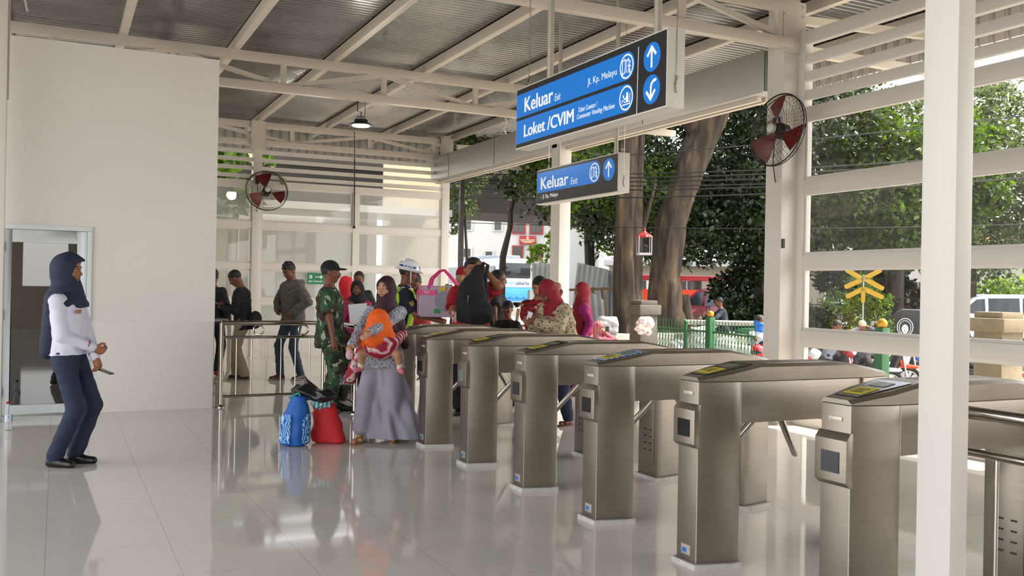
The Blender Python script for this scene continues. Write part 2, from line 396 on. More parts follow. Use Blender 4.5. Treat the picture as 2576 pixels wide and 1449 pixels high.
# door
d = thing('door_1', None, None, (0, 10.97, 0)); struct(d, 'white framed glass office door standing in the plaster wall')
b = MB(); b.bx(-.56, -.50, -.03, .10, 0, 1.934); b.bx(.29, .335, -.03, .10, 0, 1.934); b.bx(-.56, .335, -.034, .10, 1.935, 1.985); b.build('frame', M_alu, d, bevel=.004)
b = MB(); b.bx(-.495, -.42, -.005, .035, .01, 1.93); b.bx(.19, .285, -.005, .035, .01, 1.93); b.bx(-.42, .19, -.005, .035, 1.80, 1.93); b.bx(-.42, .19, -.005, .035, .01, .11); b.build('leaf', M_alu, d, bevel=.004)
b = MB(); b.bx(-.42, .19, .012, .018, .11, 1.80); b.build('pane', M_glassD, d)
b = MB(); b.lathe([(.022, 0), (.022, .02), (.012, .025), (.012, .05), (.026, .055), (.028, .08), (.02, .09)], (.235, -.005, .98), 14, Matrix.Rotation(R_(90), 3, 'X')); b.build('knob', M_alu, d, smooth=True)
b = MB(); [b.bx(-.50, -.485, -.02, .0, z, z+.1) for z in (.2, 1.0, 1.7)]; b.build('hinge', M_chrome, d)

# far glazed wall (y = 18.5)
def pane(x0, x1, z0, z1, n, y=18.5, m=None, axis='x'):
    w = thing('window_%d' % n, None, None, ((x0+x1)/2, y, z0) if axis == 'x' else (y, (x0+x1)/2, z0)); struct(w)
    L = (x1-x0)/2; h = z1-z0; f = .03
    a, c = MB(), MB()
    def B(m_, u0, u1, v0, v1, w0, w1): m_.bx(u0, u1, w0, w1, v0, v1) if axis == 'x' else m_.bx(w0, w1, u0, u1, v0, v1)
    B(a, -L, L, 0, f, -.03, .03); B(a, -L, L, h-f, h, -.03, .03); B(a, -L, -L+f, f, h-f, -.03, .03); B(a, L-f, L, f, h-f, -.03, .03)
    a.build('frame', M_white, w); B(c, -L+f, L-f, f, h-f, -.003, .003); c.build('pane', m or M_glass, w); return w
b = MB()
for z0, z1 in ((3.30, 3.42), (2.50, 2.63), (1.70, 1.82), (1.02, 1.14), (.50, .62)): b.bx(1.6, 7.28, 18.44, 18.56, z0, z1)
b.bx(5.36, 5.48, 18.435, 18.565, .01, 3.295); b.bx(1.6, 1.7, 18.435, 18.565, 0, 4.1)
b.bx(1.6, 7.28, 18.45, 18.55, 0, .5)
for z in (3.50, 3.66, 3.82, 3.98): b.bx(1.6, 7.28, 18.46, 18.54, z-.035, z+.035)
struct(b.build('wall_back', M_white), 'white framed glazed back wall with slatted louvres on top')
k = 1
for (x0, x1) in ((1.7, 3.36), (3.54, 5.36), (5.48, 7.28)):
    for (z0, z1) in ((.62, 1.02), (1.14, 1.70), (1.82, 2.50), (2.63, 3.30)): pane(x0, x1, z0, z1, k); k += 1

# right louvred wall (x = 7.25) between near column and the front
b = MB()
for z0, z1 in ((3.29, 3.42), (2.50, 2.64), (1.69, 1.83), (.87, 1.02)): b.bx(7.2, 7.3, 2.2, 7.82, z0, z1)
for z0, z1 in ((4.10, 4.24), (3.89, 3.99), (3.70, 3.80), (3.50, 3.60)): b.bx(7.21, 7.29, 2.2, 7.82, z0, z1)
b.bx(7.195, 7.305, 7.70, 7.822, 0, 4.245); b.bx(7.196, 7.304, 4.9, 5.0, .01, 3.415); b.bx(7.19, 7.31, 2.2, 7.82, 0, .10)
struct(b.build('wall_right', M_white, bevel=.004), 'white louvred side wall with open glazed bays')
for (y0, y1) in ((5.0, 7.70), (2.2, 4.9)):
    for (z0, z1) in ((.10, .87), (1.02, 1.69), (1.83, 2.50), (2.64, 3.29)): pane(y0, y1, z0, z1, k, 7.25, M_glassR, 'y'); k += 1

# shutter box over the long opening
s = thing('roller_shutter_box', 'long grey sheet metal roller shutter box over the street opening', 'shutter box', (7.1, 8.26, 3.67))
b = MB(); b.prism([(0, 0), (.46, 0), (.46, .48), (0, .48)], 0, 10.4, 1); o = b.build('box', M_shut, s, bevel=.003)
b = MB(); b.bx(.02, .44, -.012, 0, .015, .465); b.build('end_plate', M_shutd, s)
b = MB(); b.bx(.10, .16, .2, 10.4, -.05, 0); b.bx(.22, .28, .2, 10.4, -.05, 0); b.build('slot_rail', M_whitec, s)
b = MB(); [b.bx(-.004, 0, y, y+.006, 0, .48) for y in (2.4, 4.8, 7.2, 9.4)]; b.build('seam', M_dark, s)
# sliding rail post seen as dark mast beyond the corner
b = MB(); b.beam((8.52, 20.3, -.7), (8.50, 20.3, 5.2), .10, .10); tag(b.build('steel_post', mat('dark_post', '#3a3531', .5)), 'dark steel post outside the far end of the opening', 'post')
# ------------------------------------------------------------------ turnstiles
M_lip = mat('lid_lip', '#c9c3b9', .3, .6)
M_lcd = mat('reader_window', '#141312', .12)
M_read = mat('reader_glass', '#2d2b26', .1)
M_yel = mat('yellow_sticker', '#d9c62e', .5)
M_blue = mat('blue_sticker', '#1570c8', .4)
M_grout = mat('white_grout', '#cfcbc2', .8, noise=(20, '#a8a49b', .3), bump=.4)
M_seam = mat('dark_seam', '#2a2622', .6)
def gate(y, label, readm=None, lcd=None, first=False):
    """x runs from the passenger's end (0) to the street end (1.32); y = 0 is the centre line"""
    g = thing('turnstile', label, 'turnstile', (2.93, y, 0), 0, 'tripod turnstiles in one row')
    def half(x0, sgn):   # six sided leg
        return [(x0, -.08), (x0+sgn*.19, -.125), (x0+sgn*.235, -.125), (x0+sgn*.235, .125), (x0+sgn*.19, .125), (x0, .08)]
    b = MB(); b.prism(half(0, 1), .02, .948, 2); b.build('leg', M_steel, g, bevel=.002)
    b = MB(); b.prism(half(1.32, -1), .02, .948, 2); o = b.build('leg', M_steel, g, bevel=.002)
    for x0, sg in ((0, 1), (1.32, -1)):
        b = MB(); b.prism([(x0-sg*.018, -.098), (x0+sg*.18, -.145), (x0+sg*.25, -.14), (x0+sg*.25, .14), (x0+sg*.18, .145), (x0-sg*.018, .098)], 0, .028, 2); b.build('grout_skirt', M_grout, g)
    b = MB(); b.bx(.235, 1.085, -.115, .115, .735, .948); b.build('beam_housing', M_steel, g, bevel=.002)
    for q in ((.231, .237, -.1265, -.1225, .735, .948), (1.083, 1.089, -.1265, -.1225, .735, .948), (.0, .004, -.081, -.079, .02, .948)): b = MB(); b.bx(*q); b.build('panel_seam', M_lip, g)
    # lid: plan follows the legs, profile slopes at both ends
    xs = [0, .02, .19, .36, .96, 1.13, 1.30, 1.32]; hw = [.083, .087, .128, .128, .128, .128, .087, .083]; zt = [.968, .972, 1.003, 1.034, 1.034, 1.006, .976, .968]
    rings = [[(x, -h, .952), (x, -h, z-.012), (x, -h+.02, z+.003), (x, h-.02, z+.003), (x, h, z-.012), (x, h, .952)] for x, h, z in zip(xs, hw, zt)]
    b = MB(); b.loft(rings); b.build('lid', M_steel_d, g, smooth=25)
    b = MB(); b.prism([(.004, -.079), (.19, -.123), (1.13, -.123), (1.316, -.079), (1.316, .079), (1.13, .123), (.19, .123), (.004, .079)], .9475, .953, 2); b.build('seam', M_seam, g)
    # slope card reader panel
    def slope(x): return .9755+(x-.02)*(1.037-.9755)/(.34)
    def quad(b, x0, x1, y0, y1, e, t=.002, w1=1):
        P = [(x0, y0), (x1, y0*w1), (x1, y1*w1), (x0, y1)]
        b.add([(x, yy, slope(x)+e) for x, yy in P]+[(x, yy, slope(x)+e-t) for x, yy in P], [(0,1,2,3), (7,6,5,4), (0,4,5,1), (1,5,6,2), (2,6,7,3), (3,7,4,0)])
    b = MB(); quad(b, .055, .335, -.066, .066, .0035, w1=1.42); b.build('reader_panel', readm or M_read, g)
    b = MB(); quad(b, .085, .19, -.055, .045, .0065); o = b.build('sticker', M_yel, g)
    b = MB()
    for i in range(3): quad(b, .105+i*.022, .113+i*.022, -.035+.01*(i % 2), .025, .0075, .001)
    b.build('sticker_print', M_dark, o)
    b = MB(); quad(b, .225, .29, -.045, .045, .0065); b.build('display', mat('lcd', '#77786a', .2), g)
    b = MB(); b.box((.66, 0, 1.0385), (.34, .16, .003)); b.build('top_plate', M_steel, g, bevel=.001)
    # front ticket box
    b = MB(); P = [(-.006, .612), (-.028, .632), (-.028, .805), (-.006, .835), (.01, .835), (.01, .612)]
    b.prism(P, -.088, .088, 1); b.build('ticket_box', M_steel_d, g, bevel=.002)
    b = MB(); b.box((-.0295, 0, .712), (.003, .10, .088)); b.build('window', lcd or M_lcd, g)
    b = MB(); b.box((-.002, 0, .889), (.006, .075, .016)); b.build('indicator', mat('indicator_plate', '#cfc6b4', .3, .4), g, bevel=.001)
    b = MB(); b.box((-.001, .0, .085), (.004, .075, .05)); o = b.build('maker_plate', M_lip, g)
    b = MB(); b.text('m', .045, Matrix(((0,0,-1,-.0035), (-1,0,0,.032), (0,1,0,.07), (0,0,0,1))), shear=.3, offset=.002); b.build('mark', M_blue, o)
    # service door and vents on the street leg
    b = MB(); b.box((1.083, 0, .40), (.003, .17, .55)); d_ = b.build('service_door', M_steel_d, g, bevel=.001)
    for yy in (-.035, .035):
        for zz in (.22, .27, .32, .37): b = MB(); b.box((1.08, yy, zz), (.004, .03, .008)); b.build('vent', M_dark, d_)
    # tripod on the far side of the beam
    c = Vector((.68, .125, .84)); ax = Vector((0, 1, -1)).normalized()
    Rm = Vector((0, 0, 1)).rotation_difference(ax).to_matrix()
    b = MB(); b.lathe([(.075, -.05), (.075, .03), (.06, .06), (.035, .072)], c, 20, Rm); h = b.build('hub', M_steel_d, g, smooth=True)
    for dv in ((0, 1, 0), (.612, .25, -.75), (-.612, .25, -.75)):
        dv = Vector(dv).normalized(); st = c+ax*.03
        b = MB(); b.tube([st+dv*.03, st+dv*.46, st+dv*.475], [.019, .019, .012], 14); b.build('arm', M_chrome, g, smooth=True)
    return g
gy = [2.92, 3.93, 4.91, 5.88, 6.86, 7.80, 8.76]
gl = ['stainless tripod turnstile nearest the viewer, crossed by the foreground column', 'stainless tripod turnstile second from the viewer, black reader window and yellow sticker',
      'stainless tripod turnstile with the blue covered card reader', 'stainless tripod turnstile with a torn black ticket window, beside the blue reader one', 'stainless tripod turnstile with a grey ticket window, below the small hanging sign',
      'stainless tripod turnstile with a reddish card reader, right of the grey skirt woman', 'stainless tripod turnstile furthest from the viewer, partly behind the woman in the grey skirt']
M_readb = ramp_mat('blue_reader', 'wave', 8, [(0, '#1c6fc0'), (.72, '#d6ecff')], rough=.15, dist=5)
for i, (y, l) in enumerate(zip(gy, gl)):
    gate(y, l, {2: M_readb, 5: mat('red_reader', '#4c2320', .15)}.get(i), mat('grey_window', '#6d7073', .2) if i == 4 else None)

# ------------------------------------------------------------------ railings
def railing(name, label, pts, z_top=.96, posts=True, rings=(), zb=.12, r=.028, spacing=.155, endpost=(1, 1)):
    t = thing(name, label, 'railing', (pts[0][0], pts[0][1], 0)); o0 = Vector((pts[0][0], pts[0][1], 0))
    for a, c in zip(pts[:-1], pts[1:]):
        a = Vector((a[0], a[1], 0))-o0; c = Vector((c[0], c[1], 0))-o0; L = (c-a).length; d = (c-a)/L
        for z, rr, nm in ((z_top, r, 'top_rail'), (z_top-.165, r*.62, 'middle_rail'), (zb, r*.62, 'bottom_rail')):
            b = MB(); b.tube([a+Vector((0,0,z)), c+Vector((0,0,z))], rr, 12); b.build(nm, M_chrome, t, smooth=True)
        n = int(L/spacing)
        for i in range(1, n):
            p = a+d*(L*i/n); b = MB(); b.tube([p+Vector((0,0,zb)), p+Vector((0,0,z_top-.165))], .0085, 8); b.build('baluster', M_chrome, t, smooth=True)
        for i in (0, 1):
            if endpost[i] or len(pts) > 2:
                p = (a, c)[i]; b = MB(); b.tube([p, p+Vector((0,0,z_top))], r*.9, 14); b.lathe([(.055, 0), (.055, .01), (.03, .03)], p, 16); b.build('post', M_chrome, t, smooth=True)
        for q in rings:
            if q < L:
                p = a+d*q+Vector((0,0,z_top-.082)); N = Vector((0,0,1)).cross(d).normalized()
                b = MB(); b.tube([p+(d*math.cos(k*math.pi/10)+Vector((0,0,1))*math.sin(k*math.pi/10))*.058 for k in range(20)], .010, 8, closed=True); b.build('ring', M_chrome, t, smooth=True)
    return t
railing('railing', 'stainless railing with rings running from the plaster wall past the soldier', [(1.70, 11.05), (2.9, 11.12)], rings=(.42, .95))
railing('railing', 'short stainless railing running away behind the soldier towards the turnstiles', [(3.02, 11.5), (2.98, 10.05)], rings=(.3,))
railing('railing', 'stainless railing at the right edge beside the nearest turnstile', [(3.46, 2.74), (3.46, 1.2)], z_top=.92, rings=(.55, 1.1))
b = MB()
for k in (0, .1):
    b.tube([(1.66, 12.2+k, .95), (1.95, 12.2+k, .95), (1.98, 12.2+k, .9), (1.98, 12.2+k, .3), (1.94, 12.2+k, .2), (1.84, 12.2+k, .15), (1.66, 12.2+k, .15)], .018, 10)
b.tube([(1.98, 12.2, .8), (1.98, 12.3, .8)], .01); b.tube([(1.98, 12.2, .4), (1.98, 12.3, .4)], .01); b.tube([(1.8, 12.2, .15), (1.8, 12.2, 0)], .01)
tag(b.build('queue_barrier', M_chrome, smooth=True), 'bent tube queue barrier behind the plaster wall end', 'barrier')

# ------------------------------------------------------------------ hanging signs
M_sf = mat('sign_black_face', '#1e1e20', .35)
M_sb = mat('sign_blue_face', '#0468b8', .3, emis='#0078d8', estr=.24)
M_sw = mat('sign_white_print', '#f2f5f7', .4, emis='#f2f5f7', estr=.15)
M_scase = mat('sign_case_white', '#d8d5cf', .4)
M_bb = mat('sign_bright_icon', '#1272cf', .3)
def sign(name, label, x, y_hi, y_lo, z0, z1):
    s = thing(name, label, 'sign', (x, (y_hi+y_lo)/2, z0)); L = y_hi-y_lo; H = z1-z0
    b = MB(); b.bx(0, .14, -L/2, L/2, 0, H); b.build('case', M_scase, s, bevel=.004)
    b = MB(); b.bx(-.003, 0, -L/2+.012, L/2-.012, .012, H-.012); b.build('black_face', M_sf, s)
    # face coordinates u (reading direction, from the left end), v up -> local
    def P(u, v, e): return (-.003-e, L/2-u, v)
    def M(u, v, e): return Matrix(((0,0,-1,-.003-e), (-1,0,0,L/2-u), (0,1,0,v), (0,0,0,1)))
    return s, P, M
def pill(b, P, u0, u1, v0, v1, e, th=.001, left=0):
    r = (v1-v0)/2; pts = [(u0, v0)]; c = (u1-r, (v0+v1)/2)
    pts += [(c[0]+r*math.sin(a), c[1]-r*math.cos(a)) for a in [math.pi*i/16 for i in range(17)]]; pts += [(u0, v1)]
    n = len(pts); b.add([P(u, v, e) for u, v in pts]+[P(u, v, e-th) for u, v in pts], [tuple(range(n)), tuple(range(n, 2*n))[::-1]]+[(i, (i+1) % n, (i+1) % n+n, i+n) for i in range(n)])
def disc(b, P, u, v, r, e, th=.001, r0=0, seg=40):
    A = [2*math.pi*i/seg for i in range(seg)]
    if r0 == 0:
        pts = [(u+r*math.cos(a), v+r*math.sin(a)) for a in A]; n = seg
        b.add([P(x, y, e) for x, y in pts]+[P(x, y, e-th) for x, y in pts], [tuple(range(n)), tuple(range(n, 2*n))[::-1]]+[(i, (i+1) % n, (i+1) % n+n, i+n) for i in range(n)])
    else:
        vs = [P(u+q*math.cos(a), v+q*math.sin(a), ee) for ee in (e, e-th) for q in (r, r0) for a in A]; n = seg
        fs = []
        for i in range(n):
            j = (i+1) % n; fs += [(i, j, j+n, i+n), (i+2*n, i+3*n, j+3*n, j+2*n), (i, i+2*n, j+2*n, j), (i+n, j+n, j+3*n, i+3*n)]
        b.add(vs, fs)
def stroke(b, P, pts, w, e, th=.001):
    for (a, c) in zip(pts[:-1], pts[1:]):
        a, c = Vector(a), Vector(c); d = (c-a).normalized(); n = Vector((-d.y, d.x))*w/2; a2, c2 = a-d*w*.35, c+d*w*.35
        q = [a2-n, c2-n, c2+n, a2+n]
        b.add([P(p.x, p.y, e) for p in q]+[P(p.x, p.y, e-th) for p in q], [(0,1,2,3), (7,6,5,4), (0,4,5,1), (1,5,6,2), (2,6,7,3), (3,7,4,0)])
def exit_icon(b, P, u, v, s):
    stroke(b, P, [(u-.62*s, v-.62*s), (u-.62*s, v+.5*s), (u-.2*s, v+.62*s), (u-.2*s, v-.45*s), (u-.62*s, v-.62*s)], .10*s, .004)
    stroke(b, P, [(u-.2*s, v+.5*s), (u+.35*s, v+.5*s)], .08*s, .004); stroke(b, P, [(u+.2*s, v+.62*s), (u+.38*s, v+.5*s), (u+.2*s, v+.36*s)], .08*s, .004)
    stroke(b, P, [(u+.02*s, v+.4*s), (u+.02*s, v-.5*s)], .08*s, .004)
    disc(b, P, u+.5*s, v+.3*s, .11*s, .004); stroke(b, P, [(u+.42*s, v+.12*s), (u+.4*s, v-.2*s), (u+.55*s, v-.6*s)], .15*s, .004)
    stroke(b, P, [(u+.4*s, v-.2*s), (u+.25*s, v-.55*s)], .10*s, .004); stroke(b, P, [(u+.2*s, v-.02*s), (u+.42*s, v+.08*s), (u+.64*s, v-.1*s)], .08*s, .004)
def counter_icon(b, P, u, v, s):
    stroke(b, P, [(u-.6*s, v-.55*s), (u+.62*s, v-.55*s)], .10*s, .004); stroke(b, P, [(u-.6*s, v-.4*s), (u-.6*s, v-.1*s), (u-.2*s, v-.35*s), (u+.55*s, v-.35*s)], .06*s, .004)
    disc(b, P, u+.2*s, v+.32*s, .17*s, .004); stroke(b, P, [(u+.2*s, v+.02*s), (u+.2*s, v-.25*s)], .4*s, .004)
    stroke(b, P, [(u+.1*s, v+.05*s), (u-.25*s, v-.12*s), (u-.38*s, v+.12*s)], .11*s, .004); disc(b, P, u-.4*s, v+.2*s, .11*s, .004)
    stroke(b, P, [(u+.62*s, v-.5*s), (u+.62*s, v+.3*s)], .07*s, .004)
def up_arrow(b, P, u, v, s): stroke(b, P, [(u, v-.62*s), (u, v+.6*s)], .19*s, .004); stroke(b, P, [(u-.45*s, v+.15*s), (u, v+.64*s), (u+.45*s, v+.15*s)], .2*s, .0045)
def hook_arrow(b, P, u, v, s):
    pts = [(u+.5*s, v+.55*s), (u+.25*s, v+.52*s), (u+.05*s, v+.38*s), (u-.04*s, v+.15*s), (u-.05*s, v-.5*s)]
    stroke(b, P, pts, .18*s, .004); stroke(b, P, [(u-.5*s, v-.12*s), (u-.05*s, v-.62*s), (u+.4*s, v-.12*s)], .2*s, .0045)
def ceiling_pipe(s, x, y, z0, z1, r, wires=()):
    b = MB(); b.tube([(x, y, z0), (x, y, z1)], r, 14); b.build('hanger_pipe', mat('grey_pipe', '#b3aca0', .4, .3), s, smooth=True)
def wire(s, x, y, z0, z1):
    b = MB(); b.tube([(x, y, z0), (x+.004, y+.01, z1)], .0022, 5)
    b.tube([(x, y-.01, z0+.10), (x, y+.01, z0+.12)], .006, 6); b.tube([(x, y, z0+.0), (x-.01, y, z0+.05), (x+.005, y, z0+.11)], .005, 6); b.build('hanger_wire', M_chrome, s)
# big
s, P, Mx = sign('direction_sign', 'long black and blue hanging sign reading Keluar Exit and Loket / CVIM', 3.6, 7.385, 5.125, 2.625, 3.152)
U = lambda y: 7.385-y
V = lambda z: z-2.625
b = MB(); pill(b, P, .014, U(5.512), V(2.895), V(3.095), .0015); b.build('blue_band', M_sb, s)
b = MB(); pill(b, P, .014, U(5.521), V(2.668), V(2.868), .0015); b.build('blue_band', M_sb, s)
b = MB(); [disc(b, P, U(5.30), V(z), .100, .0015) for z in (2.992, 2.772)]; b.build('blue_disc', M_sb, s)
b = MB(); [b.text('Keluar', .150, Mx(U(7.217)+k*.0035, V(2.929)+(k % 2)*.002, .002+k*.0004), fit=(.505, .120)) for k in range(4)]; b.build('word_keluar', M_sw, s)
b = MB(); b.text('Exit', .062, Mx(U(6.674), V(2.930), .002), shear=.25, fit=(.098, .055)); b.build('word_exit', M_sw, s)
b = MB(); b.text('Jl. Kp. Melayu', .068, Mx(U(6.154), V(2.960), .002), offset=0, fit=(.412, .050)); b.build('word_street', M_sw, s)
b = MB(); [b.text('Loket /CVIM', .135, Mx(U(7.220)+k*.0035, V(2.714)+(k % 2)*.002, .002+k*.0004), fit=(.855, .103)) for k in range(4)]; b.build('word_loket', M_sw, s)
b = MB(); b.text('Ticket Counter /', .052, Mx(U(6.287), V(2.775), .002), shear=.25, fit=(.28, .038)); b.text('Commuter Vending Machine', .052, Mx(U(6.307), V(2.724), .002), shear=.25, fit=(.545, .038)); b.build('word_ticket_counter', M_sw, s)
b = MB(); disc(b, P, U(5.612), V(2.992), .088, .003, r0=.076); exit_icon(b, P, U(5.612), V(2.992), .085); b.build('exit_symbol', M_sw, s)
b = MB(); disc(b, P, U(5.612), V(2.768), .088, .003, r0=.076); counter_icon(b, P, U(5.612), V(2.768), .082); b.build('counter_symbol', M_sw, s)
b = MB(); up_arrow(b, P, U(5.30), V(2.992), .105); b.build('up_arrow', M_sw, s); b = MB(); hook_arrow(b, P, U(5.30), V(2.772), .105); b.build('turn_arrow', M_sw, s)
b = MB(); stroke(b, P, [(U(5.475), V(2.634)), (U(5.465), V(3.095))], .006, .002); b.build('divider', M_sw, s)
cy = (7.385+5.125)/2
for y in (6.90, 5.345): ceiling_pipe(s, .07, y-cy, .52, 1.95, .028)
for y in (7.30, 5.145): wire(s, .07, y-cy + (-.025 if y < 6 else 0), .10 if y < 6 else .5, 1.95)
wire(s, .03, 7.2-cy, .5, 1.95)
# small
s, P, Mx = sign('direction_sign', 'shorter hanging sign reading Keluar Exit with one blue band and arrow disc', 5.2, 10.065, 8.24, 2.428, 2.842)
U = lambda y: 10.065-y
V = lambda z: z-2.428
b = MB(); pill(b, P, .014, U(8.586), V(2.566), V(2.803), .0015); b.build('blue_band', M_sb, s)
b = MB(); disc(b, P, U(8.42), V(2.682), .118, .0015); b.build('blue_disc', M_sb, s)
b = MB(); [b.text('Keluar', .178, Mx(U(9.955)+k*.0045, V(2.602)+(k % 2)*.003, .002+k*.0004), fit=(.66, .139)) for k in range(4)]; b.build('word_keluar', M_sw, s)
b = MB(); b.text('Exit', .082, Mx(U(9.229), V(2.598), .002), shear=.25, fit=(.155, .075)); b.build('word_exit', M_sw, s)
b = MB(); b.text('Jl. Kp. Melayu', .06, Mx(U(9.905), V(2.494), .002), fit=(.38, .045)); b.build('word_street', M_sw, s); b = MB(); disc(b, P, U(9.948), V(2.508), .009, .003); b.build('dot', M_sw, s)
b = MB(); disc(b, P, U(8.712), V(2.682), .102, .003, r0=.088); exit_icon(b, P, U(8.712), V(2.682), .098); b.build('exit_symbol', M_sw, s); b = MB(); up_arrow(b, P, U(8.42), V(2.682), .118); b.build('up_arrow', M_sw, s)
cy = (10.065+8.24)/2
for y in (9.66, 8.40): ceiling_pipe(s, .07, y-cy, .41, 2.14, .022)
for y in (9.9, 8.27): wire(s, .07, y-cy - (.03 if y < 9 else 0), .06 if y < 9 else .4, 2.14)

# ------------------------------------------------------------------ high bay lamp
l = thing('high_bay_lamp', 'black round high bay lamp hanging under the middle truss', 'lamp', (3.87, 13.0, 3.70))
b = MB(); b.lathe([(.17, 0), (.175, .012), (.10, .05), (.085, .06), (.085, .09), (.04, .10)], (0, 0, 0), 28); b.build('housing', M_black, l, smooth=30)
b = MB(); b.lathe([(.12, -.008), (.12, .004)], (0, 0, 0), 28); b.build('lens', mat('lamp_lens', '#f2ece0', .3, emis='#fff4e0', estr=2.5), l)
b = MB(); b.tube([(-.06, 0, .09), (-.06, 0, .13), (.06, 0, .13), (.06, 0, .09)], .006, 6); b.tube([(0, 0, .13), (0, 0, .2), (-.05, 0, .2), (-.06, 0, .36)], .007, 6); b.tube([(.05, 0, .12), (.06, 0, .2), (.05, 0, .35)], .004, 6); b.build('hook', M_black, l)
b = MB()
for k in range(12):
    a = k*math.pi/6; b.box((.07*math.cos(a), .07*math.sin(a), .065), (.05, .006, .04), Matrix.Rotation(a, 3, 'Z'))
b.build('cooling_fins', M_black, l)
ld = bpy.data.lights.new('lamp_light', 'POINT'); ld.energy = 25; ld.color = (1, .94, .84); ld.shadow_soft_size = .12
lo = bpy.data.objects.new('lamp_light', ld); COL.objects.link(lo); lo.parent = l; lo.location = (0, 0, -.08)

# ------------------------------------------------------------------ wall fans
M_fanred = mat('fan_blade_red', '#6e1512', .35)
def fan(loc, rz, tilt, label, R=.39, mount=(0, .35, 0)):
    f = thing('wall_fan', label, 'fan', loc, rz); T = Matrix.Rotation(tilt, 3, 'X')
    # local: fan faces -y
    def ring(b, r, y, t=.004): b.tube([T @ Vector((r*math.cos(a), y, r*math.sin(a))) for a in [k*math.pi/24 for k in range(48)]], t, 5, closed=True)
    b = MB(); ring(b, R, 0, .008); ring(b, R*.985, .04, .005)
    for (r, y) in ((.07, -.09), (.14, -.085), (.22, -.075), (.30, -.05), (.36, -.02)): ring(b, r, y, .0018)
    for k in range(48):
        a = k*math.pi/24; b.tube([T @ Vector((r*math.cos(a), y, r*math.sin(a))) for r, y in ((.05, -.09), (.2, -.08), (.32, -.045), (R, 0))], .0016, 4, caps=False)
    for k in range(36):
        a = k*math.pi/18; b.tube([T @ Vector((r*math.cos(a), y, r*math.sin(a))) for r, y in ((R, .04), (.3, .09), (.1, .12))], .0016, 4, caps=False)
    b.build('cage', M_black, f)
    for k in range(3):
        a0 = R_(100+k*120); vs = []; fs = []
        for i in range(9):
            r = .05+.30*i/8; w = .30+.50*math.sin(min(1, i/6)*math.pi/2)
            for j in range(4):
                a = a0+(j/3-.5)*w*(.55 if i < 2 else 1)*1.1; vs.append(T @ Vector((r*math.cos(a), .02+(j/3-.5)*.08, r*math.sin(a))))
        for i in range(8):
            for j in range(3): fs.append((i*4+j, i*4+j+1, (i+1)*4+j+1, (i+1)*4+j))
        n = len(vs); vs += [v+T @ Vector((0, .004, 0)) for v in vs]; fs += [tuple(n+q for q in f_[::-1]) for f_ in fs]
        b = MB(); b.add(vs, fs); b.build('blade', M_fanred, f, smooth=True)
    RY = T @ Matrix.Rotation(R_(90), 3, 'X')
    b = MB(); b.lathe([(.05, 0), (.055, .03), (.03, .05)], T @ Vector((0, -.055, 0)), 18, RY); b.build('badge', mat('fan_badge', '#d8d4cf', .3), f, smooth=30)
    b = MB(); b.lathe([(.06, -.13), (.085, -.10), (.085, -.02), (.05, 0)], T @ Vector((0, .02, 0)), 18, RY); b.build('motor', M_black, f, smooth=30)
    m = Vector(mount); b = MB(); b.tube([T @ Vector((0, .12, 0)), (m.x*.5, .18, m.z+.10), (m.x, m.y, m.z+.12)], .016, 8); b.box((m.x, m.y, m.z+.12), (.07, .05, .16)); b.tube([(m.x, m.y-.02, m.z+.05), (m.x+.01, m.y-.05, m.z-.3), (m.x, m.y, m.z-.5)], .006, 5); b.build('wall_bracket', M_black, f)
    return f
fan((3.55, 18.0, 3.19), R_(-2), R_(-14), 'black caged wall fan with red blades on the far glazed wall column', .39, (-.12, .40, .12))
fan((6.62, 7.48, 3.09), R_(-88), R_(-8), 'black caged wall fan with red blades on the near hall column', .375, (-.38, .36, .02))
# small fittings
b = MB(); b.bx(3.93, 3.98, 18.36, 18.44, 3.36, 3.48); b.tube([(3.86, 18.42, 3.55), (3.92, 18.42, 3.38)], .01)
tag(b.build('spotlight', mat('cream_plastic', '#b9a77e', .5)), 'small cream spotlight clipped to the louvres right of the far fan', 'light fitting')
b = MB(); b.tube([(5.33, 18.3, 3.95), (5.36, 18.38, 3.5), (5.37, 18.38, 2.62)], .012, 6); b.sphere((5.37, 18.38, 2.6), .03); b.tube([(5.30, 18.25, 4.5), (5.33, 18.3, 3.95)], .008, 6)
tag(b.build('ceiling_cable', M_black), 'dark cable hanging down the middle mullion of the glazed wall', 'cable')
b = MB(); b.tube([(6.1, 12.9, 4.05), (6.12, 12.88, 3.93), (6.06, 12.86, 3.84), (6.1, 12.85, 3.76)], .012, 6); tag(b.build('ceiling_cable', mat('white_cable', '#dcd8d0', .5)), 'short white cable hanging from the middle truss left of the big sign', 'cable')
b = MB(); b.tube([(-.47, 10.6, 3.2), (-.47, 10.6, 4.25), (-.44, 10.6, 4.33), (-.40, 10.6, 4.33), (-.33, 10.6, 4.2), (-.31, 10.6, 4.1)], .012, 6); tag(b.build('conduit_pipe', M_whitec), 'thin white conduit bent like a hook above the left edge column', 'pipe')
b = MB(); b.bx(7.0, 7.03, 7.78, 7.86, 1.9, 2.0); tag(b.build('socket_box', M_black), 'small dark switch box on the near fan column', 'switch box')
g = thing('exit_sign', 'small green exit sign with white arrow inside the glazed wall', 'sign', (4.62, 18.43, 1.44))
b = MB(); b.bx(-.17, .17, -.01, .01, 0, .22); b.build('panel', mat('sign_green', '#0f7a4c', .4), g)
b = MB(); b.beam((-.02, -.013, .14), (.13, -.013, .14), .002, .012); b.beam((.09, -.013, .17), (.13, -.013, .14), .002, .012); b.beam((.09, -.013, .11), (.13, -.013, .14), .002, .012)
b.box((-.10, -.013, .14), (.05, .002, .008)); b.box((-.10, -.013, .17), (.05, .002, .008)); b.box((-.12, -.013, .14), (.008, .002, .07)); b.box((-.08, -.013, .14), (.008, .002, .07)); b.box((-.10, -.013, .115), (.05, .002, .008))
